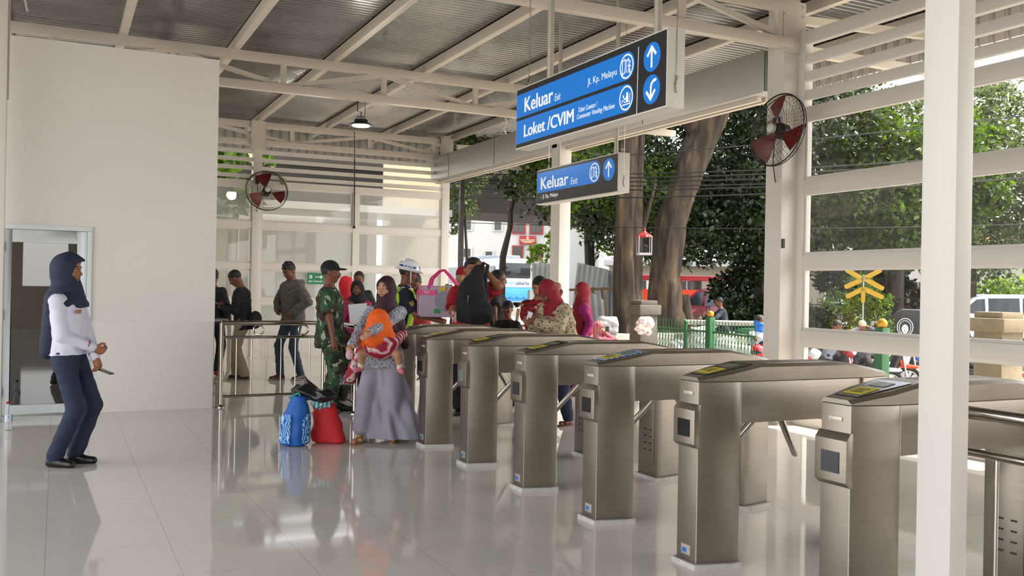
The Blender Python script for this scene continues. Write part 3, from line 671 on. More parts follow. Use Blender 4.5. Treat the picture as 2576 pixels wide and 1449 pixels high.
b.text('Jalur Evakuasi', .05, Matrix(((1,0,0,-.14), (0,0,-1,-.011), (0,1,0,.04), (0,0,0,1)))); b.build('print', M_sw, g)
# ------------------------------------------------------------------ people: a distance field is shaped on a grid and turned into one smooth surface
def smin(a, b, k):
    h = np.clip(.5+.5*(b-a)/k, 0, 1); return b+(a-b)*h-k*h*(1-h)
class SDF:
    def __init__(s, lo, hi, h):
        s.lo = np.array(lo, float); s.h = h; s.n = (np.ceil((np.array(hi)-s.lo)/h).astype(int)+1)
        s.F = np.full(s.n, .12, np.float32)
    def win(s, lo, hi):
        a = np.clip(np.floor((np.array(lo)-s.lo)/s.h).astype(int), 0, s.n-1); b = np.clip(np.ceil((np.array(hi)-s.lo)/s.h).astype(int)+1, 1, s.n)
        ax = [s.lo[i]+s.h*np.arange(a[i], b[i]) for i in range(3)]
        if min(len(q) for q in ax) == 0: return None, None
        X, Y, Z = np.meshgrid(*ax, indexing='ij'); return (slice(a[0], b[0]), slice(a[1], b[1]), slice(a[2], b[2])), (X, Y, Z)
    def put(s, sl, d, k, op):
        F = s.F[sl]
        if op == '+': s.F[sl] = smin(F, d, k) if k > 0 else np.minimum(F, d)
        elif op == '-': s.F[sl] = -smin(-F, d, max(k, 1e-4))
    def cap(s, a, b, ra, rb, k=.02, op='+', flat=False, sq=(1, 1, 1)):
        a = np.array(a, float); b = np.array(b, float); r = max(ra, rb)/min(sq)+.06+k
        sl, P = s.win(np.minimum(a, b)-r, np.maximum(a, b)+r)
        if sl is None: return s
        ba = b-a; L = np.linalg.norm(ba)+1e-9; q = np.array(sq)
        X, Y, Z = P[0]-a[0], P[1]-a[1], P[2]-a[2]
        t = (X*ba[0]+Y*ba[1]+Z*ba[2])/(L*L); tc = np.clip(t, 0, 1)
        dx, dy, dz = (X-tc*ba[0])*q[0], (Y-tc*ba[1])*q[1], (Z-tc*ba[2])*q[2]
        if flat:
            dx, dy, dz = X-t*ba[0], Y-t*ba[1], Z-t*ba[2]; d = np.sqrt(dx*dx+dy*dy+dz*dz)-(ra+(rb-ra)*tc)
            d = np.maximum(d, np.maximum((t-1)*L, -t*L))
        else: d = np.sqrt(dx*dx+dy*dy+dz*dz)-(ra+(rb-ra)*tc)
        s.put(sl, d, k, op); return s
    def ell(s, c, r, k=.02, op='+', R=None):
        c = np.array(c, float); r = np.array(r, float); m = r.max()+.06+k
        sl, P = s.win(c-m, c+m)
        if sl is None: return s
        X, Y, Z = P[0]-c[0], P[1]-c[1], P[2]-c[2]
        if R is not None:
            R = np.array(R); X, Y, Z = (R[0,0]*X+R[1,0]*Y+R[2,0]*Z, R[0,1]*X+R[1,1]*Y+R[2,1]*Z, R[0,2]*X+R[1,2]*Y+R[2,2]*Z)
        k0 = np.sqrt((X/r[0])**2+(Y/r[1])**2+(Z/r[2])**2); k1 = np.sqrt((X/r[0]**2)**2+(Y/r[1]**2)**2+(Z/r[2]**2)**2)+1e-9
        s.put(sl, k0*(k0-1)/k1, k, op); return s
    def tower(s, T, tab, k=.02, op='+', fold=(0, 0, 0)):
        """tab rows: (z, cx, cy, rx, ry) in frame T (4x4); fold = (count, amplitude, phase)"""
        tab = sorted(tab); z0, z1 = tab[0][0], tab[-1][0]; M = np.array(T); Mi = np.linalg.inv(M)
        rm = max(max(r[3], r[4])+abs(r[1])+abs(r[2]) for r in tab)+.07
        cs = [M @ np.array([x, y, z, 1]) for x in (-rm, rm) for y in (-rm, rm) for z in (z0-.05, z1+.05)]; cs = np.array(cs)[:, :3]
        sl, P = s.win(cs.min(0), cs.max(0))
        if sl is None: return s
        X = Mi[0,0]*P[0]+Mi[0,1]*P[1]+Mi[0,2]*P[2]+Mi[0,3]; Y = Mi[1,0]*P[0]+Mi[1,1]*P[1]+Mi[1,2]*P[2]+Mi[1,3]; Z = Mi[2,0]*P[0]+Mi[2,1]*P[1]+Mi[2,2]*P[2]+Mi[2,3]
        A = np.array(tab); f = lambda j: np.interp(Z, A[:, 0], A[:, j])
        x = X-f(1); y = Y-f(2); rx, ry = f(3), f(4); q = np.sqrt((x/rx)**2+(y/ry)**2)
        d = (q-1)*np.minimum(rx, ry)
        if fold[0]:
            th = np.arctan2(y, x); w = np.clip((z1-Z)/(z1-z0), 0, 1)
            d = d+fold[1]*w*(np.sin(fold[0]*th+fold[2]+3*np.sin(Z*5+fold[2]))+.5*np.sin((fold[0]*1.7)*th+2+Z*4))
        d = np.maximum(d, np.maximum(Z-z1, z0-Z)); s.put(sl, d, k, op); return s
    def half(s, p, n, keep=1):
        """cut away the side the normal points to"""
        p = np.array(p, float); n = np.array(n, float); n /= np.linalg.norm(n)
        sl, P = s.win(s.lo, s.lo+s.h*s.n); d = (P[0]-p[0])*n[0]+(P[1]-p[1])*n[1]+(P[2]-p[2])*n[2]
        s.F = np.maximum(s.F, d.astype(np.float32)); return s
    def wrinkle(s, amp, sc, seed=0):
        sl, (X, Y, Z) = s.win(s.lo, s.lo+s.h*s.n)
        g = np.sin(X*sc+2.1*np.sin(Z*sc*.7+seed))*np.sin(Y*sc*1.1+1.7*np.sin(Z*sc*.9+seed*2))+.6*np.sin(Z*sc*1.6+3*np.sin(X*sc*.5+seed)+2*np.sin(Y*sc*.6))
        s.F = s.F+(amp*g).astype(np.float32); return s
    def mesh(s, smooth=1):
        F = np.pad(s.F, 1, constant_values=.1); S = F < 0; lo = s.lo-s.h
        c = np.zeros(tuple(np.array(F.shape)-1), np.int8)
        for i in (0, 1):
            for j in (0, 1):
                for k in (0, 1): c += S[i:i+c.shape[0], j:j+c.shape[1], k:k+c.shape[2]]
        act = np.argwhere((c > 0) & (c < 8)); idx = np.full(c.shape, -1, np.int32); idx[act[:, 0], act[:, 1], act[:, 2]] = np.arange(len(act))
        V = np.zeros((len(act), 3)); N = np.zeros(len(act))
        E = [((0,0,0),(1,0,0)),((0,1,0),(1,1,0)),((0,0,1),(1,0,1)),((0,1,1),(1,1,1)),((0,0,0),(0,1,0)),((1,0,0),(1,1,0)),((0,0,1),(0,1,1)),((1,0,1),(1,1,1)),((0,0,0),(0,0,1)),((1,0,0),(1,0,1)),((0,1,0),(0,1,1)),((1,1,0),(1,1,1))]
        for a, b in E:
            fa = F[act[:, 0]+a[0], act[:, 1]+a[1], act[:, 2]+a[2]]; fb = F[act[:, 0]+b[0], act[:, 1]+b[1], act[:, 2]+b[2]]
            m = (fa < 0) != (fb < 0); t = fa[m]/(fa[m]-fb[m]); A, B = np.array(a, float), np.array(b, float)
            V[m] += A+(B-A)*t[:, None]; N[m] += 1
        V = (V/N[:, None]+act)*s.h+lo
        Q = []
        for ax in range(3):
            sh = [slice(None)]*3; sh2 = [slice(None)]*3; sh[ax] = slice(0, -1); sh2[ax] = slice(1, None)
            a, b = S[tuple(sh)], S[tuple(sh2)]; u, v = (ax+1) % 3, (ax+2) % 3
            e = np.argwhere(a != b); e = e[(e[:, u] > 0) & (e[:, v] > 0) & (e[:, u] < c.shape[u]) & (e[:, v] < c.shape[v])]
            U = np.zeros(3, int); U[u] = 1; Wv = np.zeros(3, int); Wv[v] = 1
            g = lambda q: idx[q[:, 0], q[:, 1], q[:, 2]]
            q = np.stack([g(e-U-Wv), g(e-Wv), g(e), g(e-U)], 1); fl = ~a[e[:, 0], e[:, 1], e[:, 2]]
            q[fl] = q[fl][:, ::-1]; Q.append(q)
        Q = np.concatenate(Q); Q = Q[(Q >= 0).all(1)]
        for _ in range(smooth):
            acc = V.copy(); cnt = np.ones(len(V))
            for i in range(4):
                np.add.at(acc, Q[:, i], V[Q[:, (i+1) % 4]]); np.add.at(cnt, Q[:, i], 1)
            V = acc/cnt[:, None]
        return V, Q
    def build(s, name, m, parent, smooth=1):
        V, Q = s.mesh(smooth)
        me = bpy.data.meshes.new(name); me.from_pydata(V.tolist(), [], Q.tolist()); me.materials.append(m)
        me.polygons.foreach_set('use_smooth', [True]*len(me.polygons))
        o = bpy.data.objects.new(name, me); COL.objects.link(o); o.parent = parent; return o
def v3(*a): return np.array(a, float)
def ik(a, t, l1, l2, pole):
    d = t-a; D = np.linalg.norm(d); D2 = min(D, (l1+l2)*.999); d = d/D; t = a+d*D2
    x = (l1*l1-l2*l2+D2*D2)/(2*D2); h = math.sqrt(max(l1*l1-x*x, 0)); p = np.array(pole, float); p = p-d*(p@d); p = p/(np.linalg.norm(p)+1e-9)
    return a+d*x+p*h, t
def rot(ax, deg): return np.array(Matrix.Rotation(R_(deg), 4, ax))
def mv(x, y, z): return np.array(Matrix.Translation((x, y, z)))
SKIN = {'a': mat('skin_warm', '#9a6648', .5, noise=(9, '#8c5a3e', .4)), 'b': mat('skin_deep', '#7c4c35', .5, noise=(9, '#6f422d', .4)), 'c': mat('skin_light', '#b98a68', .5, noise=(9, '#a97a5a', .4))}
M_hair = mat('black_hair', '#120f0e', .55, bump=.5, bscale=160)
M_eyew = mat('eye_white', '#d6cfc6', .3); M_iris = mat('eye_dark', '#130c09', .2); M_lip = mat('lips', '#7d4238', .5); M_lip_l = M_lip
class Fig:
    """one person; x forward, y to their left, z up; standing height 1.70 before scaling"""
    def __init__(s, label, loc, yaw, height=1.65, skin='a', lean=0, twist=0, side=0, head=(0, 0, 0), hands=None, feet=None, drop=0, h=.008, sh=1.0, girth=1.0, group=None, cat='person', legs=True, elbow=None, hip=(0, 0)):
        s.h = h; s.legs = legs; s.girth = girth; s.sh = sh
        s.root = thing('person', label, cat, loc, R_(yaw), group, height/1.70)
        z0 = .93-drop; s.z0 = z0
        s.T0 = mv(hip[0], hip[1], z0)                                    # pelvis frame, origin at pelvis
        s.TU = s.T0 @ rot('Z', twist) @ rot('Y', lean) @ rot('X', side)  # chest frame, origin at pelvis
        s.TH = s.TU @ mv(.005, 0, .545) @ rot('Z', head[0]) @ rot('Y', head[1]) @ rot('X', head[2])  # head frame, origin at neck top
        ry = R_(yaw); sc = height/1.70
        def w2l(t):
            if t is None: return None
            if t[0] == 'w':
                dx, dy, dz = t[1]-loc[0], t[2]-loc[1], t[3]-loc[2]; return ((dx*math.cos(ry)+dy*math.sin(ry))/sc, (-dx*math.sin(ry)+dy*math.cos(ry))/sc, dz/sc)
            return t
        hands = {k: w2l(v) for k, v in (hands or {}).items()}
        s.S = {}; s.H = {}; s.E = {}; s.K = {}; s.A = {}; s.HP = {}
        hands = hands or {}; feet = feet or {}; elbow = elbow or {}
        for n, q in (('L', 1), ('R', -1)):
            S = s.up(.0, q*.156*sh, .422); s.S[n] = S
            t = hands.get(n)
            t = v3(*t) if t is not None else s.up(.04, q*(.25*sh), -.06)
            E, t = ik(S, t, .285, .255, elbow.get(n, (-.8, q*.5, -.3))); s.E[n] = E; s.H[n] = t
            HP = s.pel(0, q*.088, -.03); s.HP[n] = HP
            ft = feet.get(n, (.0+hip[0], q*.10, 0)); A = v3(ft[0], ft[1], ft[2]+.085)
            K, A = ik(HP, A, .43, .42, (1, q*.12, 0) if len(ft) < 5 else (ft[3], ft[4], 0)); s.K[n] = K; s.A[n] = A
        pts = np.array([*s.S.values(), *s.H.values(), *s.E.values(), *s.K.values(), *s.A.values(), s.hd(0, 0, .35), s.hd(.1, 0, .1), s.pel(0, 0, 0)])
        s.lo = pts.min(0)-.30; s.hi = pts.max(0)+.30; s.lo[2] = max(s.lo[2], -.02 if not legs else s.A['L'][2]-.2)
        if min(s.A['L'][2], s.A['R'][2]) < .2: s.lo[2] = -.01
        s.skin = SKIN[skin]
    def tr(s, T, x, y, z): return (T @ np.array([x, y, z, 1]))[:3]
    def up(s, x, y, z): return s.tr(s.TU, x, y, z)
    def pel(s, x, y, z): return s.tr(s.T0, x, y, z)
    def hd(s, x, y, z): return s.tr(s.TH, x, y, z)
    def grid(s, lo=None, hi=None, h=None): return SDF(s.lo if lo is None else lo, s.hi if hi is None else hi, h or s.h)
    def hgrid(s, r=.26, h=None, c=(0, 0, .10)):
        q = s.hd(*c); return SDF(q-r, q+r, h or s.h*.8)
    def hand(s, g, n, curl=.35, grip=0):
        q = 1 if n == 'L' else -1; A, B = s.E[n], s.H[n]; d = (B-A)/np.linalg.norm(B-A)
        # palm normal faces the body
        inn = s.up(0, 0, .2)-B; inn -= d*(inn@d); inn /= np.linalg.norm(inn)+1e-9; fw = np.cross(d, inn)*(-q)   # towards the thumb
        P = B+d*.045; g.cap(B-d*.01, P+d*.012, .027, .034, .02)
        c = max(curl, grip)
        for i, (o, L) in enumerate(((.027, .068), (.009, .076), (-.009, .071), (-.026, .055))):
            a = B+d*.070+fw*o; r = .0098 if s.h < .009 else .0115
            dd = d*math.cos(c)+inn*math.sin(c); m = a+dd*L*.5; d2 = d*math.cos(c*2.3)+inn*math.sin(c*2.3); e = m+d2*L*.5
            g.cap(a-d*.02, m, r, r*.95, .004); g.cap(m, e, r*.95, r*.8, .003)
        a = B+d*.015+fw*.024; m = a+(d*.55+fw*.75+inn*.35)*.038; e = m+(d*.85+fw*.15+inn*(.3+grip))*.032
        g.cap(a, m, .0135, .0115, .008); g.cap(m, e, .0115, .0092, .004)
    def body(s, curl=None, grip=None, face=True, ears=True, bare=True):
        g = s.grid(); G = s.girth
        # head
        g.ell(s.hd(.0, 0, .145), (.098, .077, .098), .02, R=s.TH[:3, :3]); g.ell(s.hd(.022, 0, .075), (.070, .058, .075), .035, R=s.TH[:3, :3])
        g.cap(s.hd(.045, 0, .035), s.hd(.058, 0, .030), .026, .022, .03)      # chin
        if face:
            g.cap(s.hd(.092, 0, .122), s.hd(.108, 0, .092), .009, .0145, .012); g.cap(s.hd(.094, -.014, .088), s.hd(.094, .014, .088), .0095, .0095, .01)
            g.cap(s.hd(.086, -.016, .056), s.hd(.086, .016, .056), .010, .010, .010)
            for q in (-1, 1):
                g.ell(s.hd(.096, q*.032, .122), (.014, .018, .012), .010, '-'); g.cap(s.hd(.090, q*.016, .143), s.hd(.078, q*.05, .140), .008, .008, .012)
                g.ell(s.hd(.066, q*.042, .088), (.024, .020, .022), .02)
        if ears:
            for q in (-1, 1): g.ell(s.hd(-.004, q*.078, .112), (.020, .011, .032), .006, R=s.TH[:3, :3])
        g.cap(s.up(-.005, 0, .50), s.hd(-.012, 0, .06), .056, .052, .03)
        # trunk
        g.tower(s.TU, [(.0, 0, 0, .105*G, .150*G), (.10, .005, 0, .100*G, .138*G), (.25, .005, 0, .108*G, .150*G*s.sh), (.36, 0, 0, .108*G, .160*s.sh), (.44, -.005, 0, .085, .140*s.sh), (.50, -.005, 0, .05, .07)], .05)
        g.ell(s.pel(-.01, 0, 0), (.115*G, .155*G, .13), .05)
        for n, q in (('L', 1), ('R', -1)):
            g.ell(s.S[n], (.050, .050, .052), .05); g.cap(s.S[n], s.E[n], .044*G, .037*G, .03); g.cap(s.E[n], s.H[n], .037*G, .025, .02)
            cu = (curl or {}).get(n, .35); gr = (grip or {}).get(n, 0); s.hand(g, n, cu, gr)
            if s.legs:
                g.cap(s.HP[n], s.K[n], .082*G, .052*G, .04); g.cap(s.K[n], s.A[n], .052*G, .036, .02)
                m = s.K[n]*.7+s.A[n]*.3+v3(-.015, 0, 0); g.ell(m, (.045, .045, .09), .03)
                g.cap(s.A[n]+v3(-.02, 0, -.045), s.A[n]+v3(.13, q*.015, -.06), .030, .024, .02)
        o = g.build('body', s.skin, s.root)
        if face:
            R = Matrix([list(r[:3]) for r in s.TH[:3]])
            for q in (-1, 1):
                b = MB(); b.sphere(s.hd(.0835, q*.032, .120), (.0075, .0125, .0045), 10, 6, R); e = b.build('eye', M_eyew, s.root, smooth=True)
                b = MB(); b.sphere(s.hd(.0875, q*.032, .120), (.0045, .0052, .0046), 8, 6, R); b.build('iris', M_iris, e, smooth=True)
                b = MB(); b.tube([s.hd(.099, q*.016, .146), s.hd(.096, q*.034, .150), s.hd(.082, q*.052, .143)], [.003, .0042, .002], 6); b.build('eyebrow', M_hair, s.root, smooth=True)
            b = MB(); b.sphere(s.hd(.0935, 0, .0565), (.006, .023, .0085), 10, 6, R); b.build('lips', M_lip, s.root, smooth=True)
        return o
    def shirt(s, m, sleeve='short', hem=-.10, ease=.018, name='shirt', wr=.004, collar=.50, open_=0, flare=0):
        g = s.grid(h=s.h*1.1); G = s.girth; e = ease
        g.tower(s.TU, [(hem, 0, 0, .118*G+e+flare, .162*G+e+flare), (.0, 0, 0, .112*G+e+flare*.5, .156*G+e+flare*.5), (.12, .006, 0, .106*G+e, .146*G+e), (.26, .006, 0, .112*G+e, .158*G*s.sh+e), (.37, 0, 0, .110*G+e, .158*s.sh+e), (.43, -.005, 0, .090+e, .150*s.sh+e), (.465, -.005, 0, .070+e, .098*s.sh+e), (collar, -.006, 0, .055+e*.4, .066+e*.4)], .03, fold=(7, .003, hem*30))
        for n in 'LR':
            g.ell(s.S[n], (.050+e*.6,)*3, .05)
            if sleeve == 'short': p = s.S[n]+(s.E[n]-s.S[n])*.82; g.cap(s.S[n], p, .047*G+e, .054*G+e, .03, flat=True)
            elif sleeve == 'long': g.cap(s.S[n], s.E[n], .046*G+e*.8, .039*G+e*.8, .012); g.cap(s.E[n], s.E[n]+(s.H[n]-s.E[n])*.93, .039*G+e*.8, .030+e*.6, .010); 
        if wr: g.wrinkle(wr, 38, hem*10)
        return g.build(name, m, s.root, 2)
    def trousers(s, m, ease=.014, wide=0, top=.06, crop=.03, name='trousers', wr=.003):
        g = s.grid(h=s.h*1.1); G = s.girth; e = ease
        g.tower(s.T0, [(-.14, -.005, 0, .10*G+e, .150*G+e), (-.03, -.008, 0, .118*G+e, .160*G+e), (top, 0, 0, .104*G+e, .146*G+e)], .04)
        for n in 'LR':
            g.cap(s.HP[n], s.K[n], .085*G+e, .056*G+e+wide*.6, .03); d = s.A[n]-s.K[n]; g.cap(s.K[n], s.K[n]+d*(1-crop), .056*G+e+wide*.6, .043+e+wide, .02)
        if wr: g.wrinkle(wr, 34, top*20)
        g.half(v3(0, 0, min(s.A['L'][2], s.A['R'][2])-.045+crop*.5), (0, 0, -1))
        return g.build(name, m, s.root, 2)
    def skirt(s, m, hem=.04, r=.24, ry=None, top=.06, folds=9, amp=.014, shift=(0, 0), name='skirt'):
        g = s.grid(); z0 = s.z0; G = s.girth
        g.tower(mv(s.T0[0, 3], s.T0[1, 3], 0), [(hem, shift[0], shift[1], r, ry or r*1.05), (z0*.35, shift[0]*.5, shift[1]*.5, r*.80, (ry or r)*.86), (z0-.16, 0, 0, .135*G, .178*G), (z0-.02, 0, 0, .130*G, .172*G), (z0+top, 0, 0, .11*G, .15*G)], .02, fold=(folds, amp, 1.0))
        for n in 'LR': g.cap(s.HP[n], s.K[n], .105, .088, .06); d = s.A[n]-s.K[n]; g.cap(s.K[n], s.K[n]+d*.82, .088, .085, .05)
        g.half(v3(0, 0, hem), (0, 0, -1))
        return g.build(name, m, s.root, 2)
    def shoes(s, m, sole=None, kind='shoe'):
        for n, q in (('L', 1), ('R', -1)):
            A = s.A[n]; g = SDF(A-v3(.18, .16, .13), A+v3(.28, .16, .16), s.h*.8)
            if kind == 'boot': g.cap(A+v3(0, 0, .12), A+v3(-.01, 0, -.03), .05, .046, .01, flat=True)
            g.cap(A+v3(-.035, 0, -.048), A+v3(.14, q*.018, -.058), .040, .034, .02, sq=(1, 1, 1.05)); g.cap(A+v3(-.02, 0, -.02), A+v3(.06, 0, -.045), .045, .036, .02)
            g.half(A+v3(0, 0, -.083), (0, 0, -1)); g.build('shoe', m, s.root)
            if sole:
                g = SDF(A-v3(.18, .16, .13), A+v3(.28, .16, .16), s.h*.8); g.cap(A+v3(-.04, 0, -.072), A+v3(.15, q*.018, -.072), .045, .042, 0, sq=(1, 1, 3.2)); g.half(A+v3(0, 0, -.0845), (0, 0, -1)); g.build('sole', sole, s.root)
    def sandals(s, m):
        for n, q in (('L', 1), ('R', -1)):
            A = s.A[n]; g = SDF(A-v3(.18, .16, .13), A+v3(.28, .16, .16), s.h*.7)
            g.cap(A+v3(-.04, 0, -.076), A+v3(.15, q*.018, -.076), .043, .042, 0, sq=(1, 1, 4.5)); g.cap(A+v3(.09, -.045, -.06), A+v3(.07, .05, -.06), .012, .012, .005)
            g.cap(A+v3(.08, -.04, -.055), A+v3(.08, .045, -.045), .02, .02, .01); g.build('sandal', m, s.root)
    def hair(s, kind='short', m=None):
        g = s.hgrid(.17)
        g.ell(s.hd(-.010, 0, .158), (.104, .085, .098), .01, R=s.TH[:3, :3])
        g.half(s.hd(.055, 0, .17), s.TH[:3, :3] @ v3(1, 0, -.75)); g.half(s.hd(.03, 0, .085), s.TH[:3, :3] @ v3(.55, 0, -1))
        if kind == 'full': g.ell(s.hd(.03, .01, .215), (.080, .078, .045), .02, R=s.TH[:3, :3])
        if kind == 'curly':
            rr = random.Random(3)
            for _ in range(60):
                a, b_ = rr.uniform(0, 6.28), rr.uniform(.15, 1.4); p = v3(.085*math.cos(a)*math.sin(b_)-.005, .078*math.sin(a)*math.sin(b_), .165+.09*math.cos(b_)); g.ell(s.hd(*p), (.018,)*3, .006)
        g.wrinkle(.002, 160, 1)
        return g.build('hair', m or M_hair, s.root, 1)
    def hijab(s, m, drape=.20, fr=.20, fy=.20, inner=None, tail=0, peak=0, wr=.003, nrow=6, long_back=None):
        g = s.grid(lo=s.lo, hi=s.hi, h=s.h); R = s.TH[:3, :3]
        g.ell(s.hd(-.018, 0, .140), (.122, .100, .125), .02, R=R); g.cap(s.hd(-.03, 0, .08), s.up(-.01, 0, .49), .098, .105, .04); g.cap(s.hd(.025, 0, .03), s.up(.045, 0, .44), .072, .095, .04)
        if peak: g.cap(s.hd(.02, 0, .235), s.hd(.095+peak, 0, .205), .03, .014, .05)
        g.tower(s.TU, [(drape, .01, 0, fr, fy), (.40, .0, 0, .140, .185*s.sh), (.50, -.005, 0, .085, .095)], .05, fold=(nrow, .010, 2))
        if long_back: g.cap(s.up(-.06, 0, .42), s.up(long_back[0], long_back[1], long_back[2]), .12, .07, .06)
        g.ell(s.hd(.122, 0, .108), (.085, .060, .083), .012, '-', R=R)
        if wr: g.wrinkle(wr, 30, drape*9)
        o = g.build('hijab', m, s.root, 2)
        if inner:
            g = s.hgrid(.17); g.ell(s.hd(-.008, 0, .145), (.106, .084, .108), .01, R=R); g.half(s.hd(.05, 0, .18), R @ v3(.3, 0, -1)); g.build('inner_cap', inner, s.root)
        return o
    def cap_(s, m, back=False, badge=None):
        g = s.hgrid(.19); R = s.TH[:3, :3]
        g.ell(s.hd(-.006, 0, .160), (.108, .090, .100), .01, R=R); g.half(s.hd(0, 0, .150), R @ v3(-.10, 0, -1))
        if not back: g.ell(s.hd(.115, 0, .158), (.075, .072, .013), .01, R=R)
        else: g.ell(s.hd(-.110, 0, .152), (.05, .065, .010), .01, R=R)
        return g.build('cap', m, s.root)
M_camo = None
def camo_mat():
    m = bpy.data.materials.new('camouflage'); m.use_nodes = True; t = m.node_tree; b = t.nodes['Principled BSDF']; b.inputs['Roughness'].default_value = .85
    tc = t.nodes.new('ShaderNodeTexCoord'); prev = None
    for sc, off, lo, col in ((9, 0, .5, '#24452c'), (8, 11, .52, '#3a2723'), (11, 23, .56, '#1b1f1a'), (14, 37, .61, '#a3a28a')):
        mp = t.nodes.new('ShaderNodeMapping'); mp.inputs['Location'].default_value = (off, off*.7, off*.3); mp.inputs['Scale'].default_value = (1, 1, .75)
        n = t.nodes.new('ShaderNodeTexNoise'); n.inputs['Scale'].default_value = sc; n.inputs['Detail'].default_value = 1.5; n.inputs['Distortion'].default_value = .7
        g = t.nodes.new('ShaderNodeMath'); g.operation = 'GREATER_THAN'; g.inputs[1].default_value = lo
        mx = t.nodes.new('ShaderNodeMixRGB'); mx.inputs[2].default_value = srgb(col)
        t.links.new(tc.outputs['Object'], mp.inputs[0]); t.links.new(mp.outputs[0], n.inputs['Vector']); t.links.new(n.outputs['Fac'], g.inputs[0]); t.links.new(g.outputs[0], mx.inputs[0])
        if prev is None: mx.inputs[1].default_value = srgb('#33553a')
        else: t.links.new(prev, mx.inputs[1])
        prev = mx.outputs[0]
    t.links.new(prev, b.inputs['Base Color']); return m
# ------------------------------------------------------------------ the cast
M_navy = mat('navy_cloth', '#1d2740', .8, bump=.1, bscale=300); M_navyh = mat('navy_hijab', '#17213a', .75)
M_wshirt = mat('white_uniform_cloth', '#cfcedd', .8); M_blk = mat('black_cloth', '#15161a', .85); M_blk2 = mat('charcoal_cloth', '#1e1f22', .85)
M_shoe = mat('black_leather', '#141211', .35); M_wsole = mat('grey_rubber', '#8b857a', .7)
M_red = mat('red_cloth', '#960f1c', .8); M_maroon = mat('maroon_cloth', '#5b121b', .8); M_crim = mat('crimson_cloth', '#860e22', .75)
M_phone = mat('phone_black', '#101113', .15); M_paper = mat('paper_white', '#eceef2', .6)
def world_hand(F, n): 
    p = F.root.matrix_world; bpy.context.view_layer.update(); return F.root.matrix_world @ Vector(F.H[n])

# security officer on the left
F = Fig('person in white uniform shirt and long navy headscarf holding a phone by the glass door', (.07, 7.90, 0), -28, 1.60, 'a', lean=-3, head=(0, 3, 0), h=.006, drop=.018,
        hands={'R': (.235, -.005, .955), 'L': (.25, .02, .84)}, feet={'L': (.05, .09, 0), 'R': (-.03, -.08, 0)}, elbow={'R': (-.9, -.75, -.2), 'L': (-.5, .9, -.6)}, hip=(.03, 0), girth=.92)
F.body(curl={'R': .9, 'L': .7}); F.trousers(M_navy, ease=.010, wide=.012, crop=.02, top=.0); F.shirt(M_wshirt, 'long', hem=-.015, ease=.020, wr=.003, flare=.014); F.shoes(M_shoe)
F.hijab(M_navyh, drape=.365, fr=.135, fy=.15, peak=.03, long_back=(-.17, 0, .02), wr=.002)
b = MB(); p = F.up(.0, -.16, .485); b.box(p, (.10, .05, .012)); b.build('epaulette', M_navyh, F.root)
b = MB(); p = F.up(.130, -.07, .33); b.box(p, (.006, .06, .03)); b.build('name_badge', mat('badge_red', '#a86a52', .5), F.root)
for n in 'RL':
    b = MB(); d = (F.H[n]-F.E[n]); d = d/np.linalg.norm(d); b.tube([F.H[n]-d*.055, F.H[n]-d*.048], .0455, 14); b.build('cuff_stripe', M_crim, F.root)
w = world_hand(F, 'L'); ph = thing('phone', 'dark phone in the hand of the officer in the white shirt', 'phone', w+Vector((.06, -.02, -.09)), R_(-28))
b = MB(); b.box((0, 0, 0), (.13, .07, .009), Matrix.Rotation(R_(20), 3, 'Y')); b.build('phone_body', M_phone, ph, bevel=.002)

# man with phone behind the railing
F = Fig('person in black shirt and khaki trousers looking down at a phone behind the railing', (2.49, 14.17, 0), 156, 1.62, 'b', lean=6, head=(0, 32, 0), hands={'R': (.30, .0, 1.14), 'L': (.31, .06, 1.12)}, feet={'L': (-.06, .10, 0), 'R': (.12, -.10, 0)}, elbow={'R': (-.3, -.4, -1), 'L': (-.3, .4, -1)})
F.body(curl={'R': .9, 'L': .9}); F.trousers(mat('khaki_cloth', '#8d8071', .85), wide=.02); F.shirt(M_blk, 'long', hem=-.16, ease=.03); F.shoes(M_shoe, M_wsole); F.hair()
b = MB(); b.box(F.up(.02, .185, .35), (.05, .004, .05), Matrix.Rotation(.5, 3, 'Y')); b.build('sleeve_patch', mat('patch_grey', '#6f6f70', .6), F.root)
b = MB(); b.sphere(F.up(-.20, .08, -.02), (.10, .12, .14), 14, 10); b.build('waist_bag', M_blk2, F.root, smooth=True)
w = world_hand(F, 'L'); ph = thing('phone', 'phone held by the man in black shirt and khaki trousers', 'phone', w+Vector((-.07, .02, .05)), R_(156))
b = MB(); b.box((0, 0, 0), (.13, .07, .009), Matrix.Rotation(R_(-35), 3, 'Y')); b.build('phone_body', M_phone, ph, bevel=.002)

# grey hoodie
M_hood = mat('grey_hoodie_cloth', '#5f5c58', .9, bump=.15, bscale=250); M_jean = mat('blue_jeans', '#38485a', .9, noise=(5, '#2b3848', .3))
F = Fig('person with curly hair in grey hoodie and jeans, hands in pockets behind the railing', (3.18, 13.98, 0), 205, 1.74, 'b', lean=3, head=(8, 26, 0), hands={'L': (.14, .17, .99), 'R': (.15, -.16, 1.0)}, feet={'L': (-.05, .13, 0), 'R': (.14, -.10, 0)}, elbow={'L': (-.4, 1, -.2), 'R': (-.4, -1, -.2)}, girth=.95)
F.body(); F.trousers(M_jean, ease=.008, wide=.004); F.shirt(M_hood, 'long', hem=-.10, ease=.042, wr=.007, collar=.53); F.shoes(mat('brown_leather', '#4a2219', .45), M_wsole); F.hair('curly')
g = F.grid(lo=F.up(-.2, -.2, .35)-.1, hi=F.up(.2, .2, .65)+.1); g.cap(F.up(-.09, -.09, .47), F.up(-.09, .09, .47), .055, .055, .03); g.cap(F.up(.0, -.10, .50), F.up(-.09, -.08, .47), .035, .05, .03); g.cap(F.up(.0, .10, .50), F.up(-.09, .08, .47), .035, .05, .03); g.build('hood', M_hood, F.root)

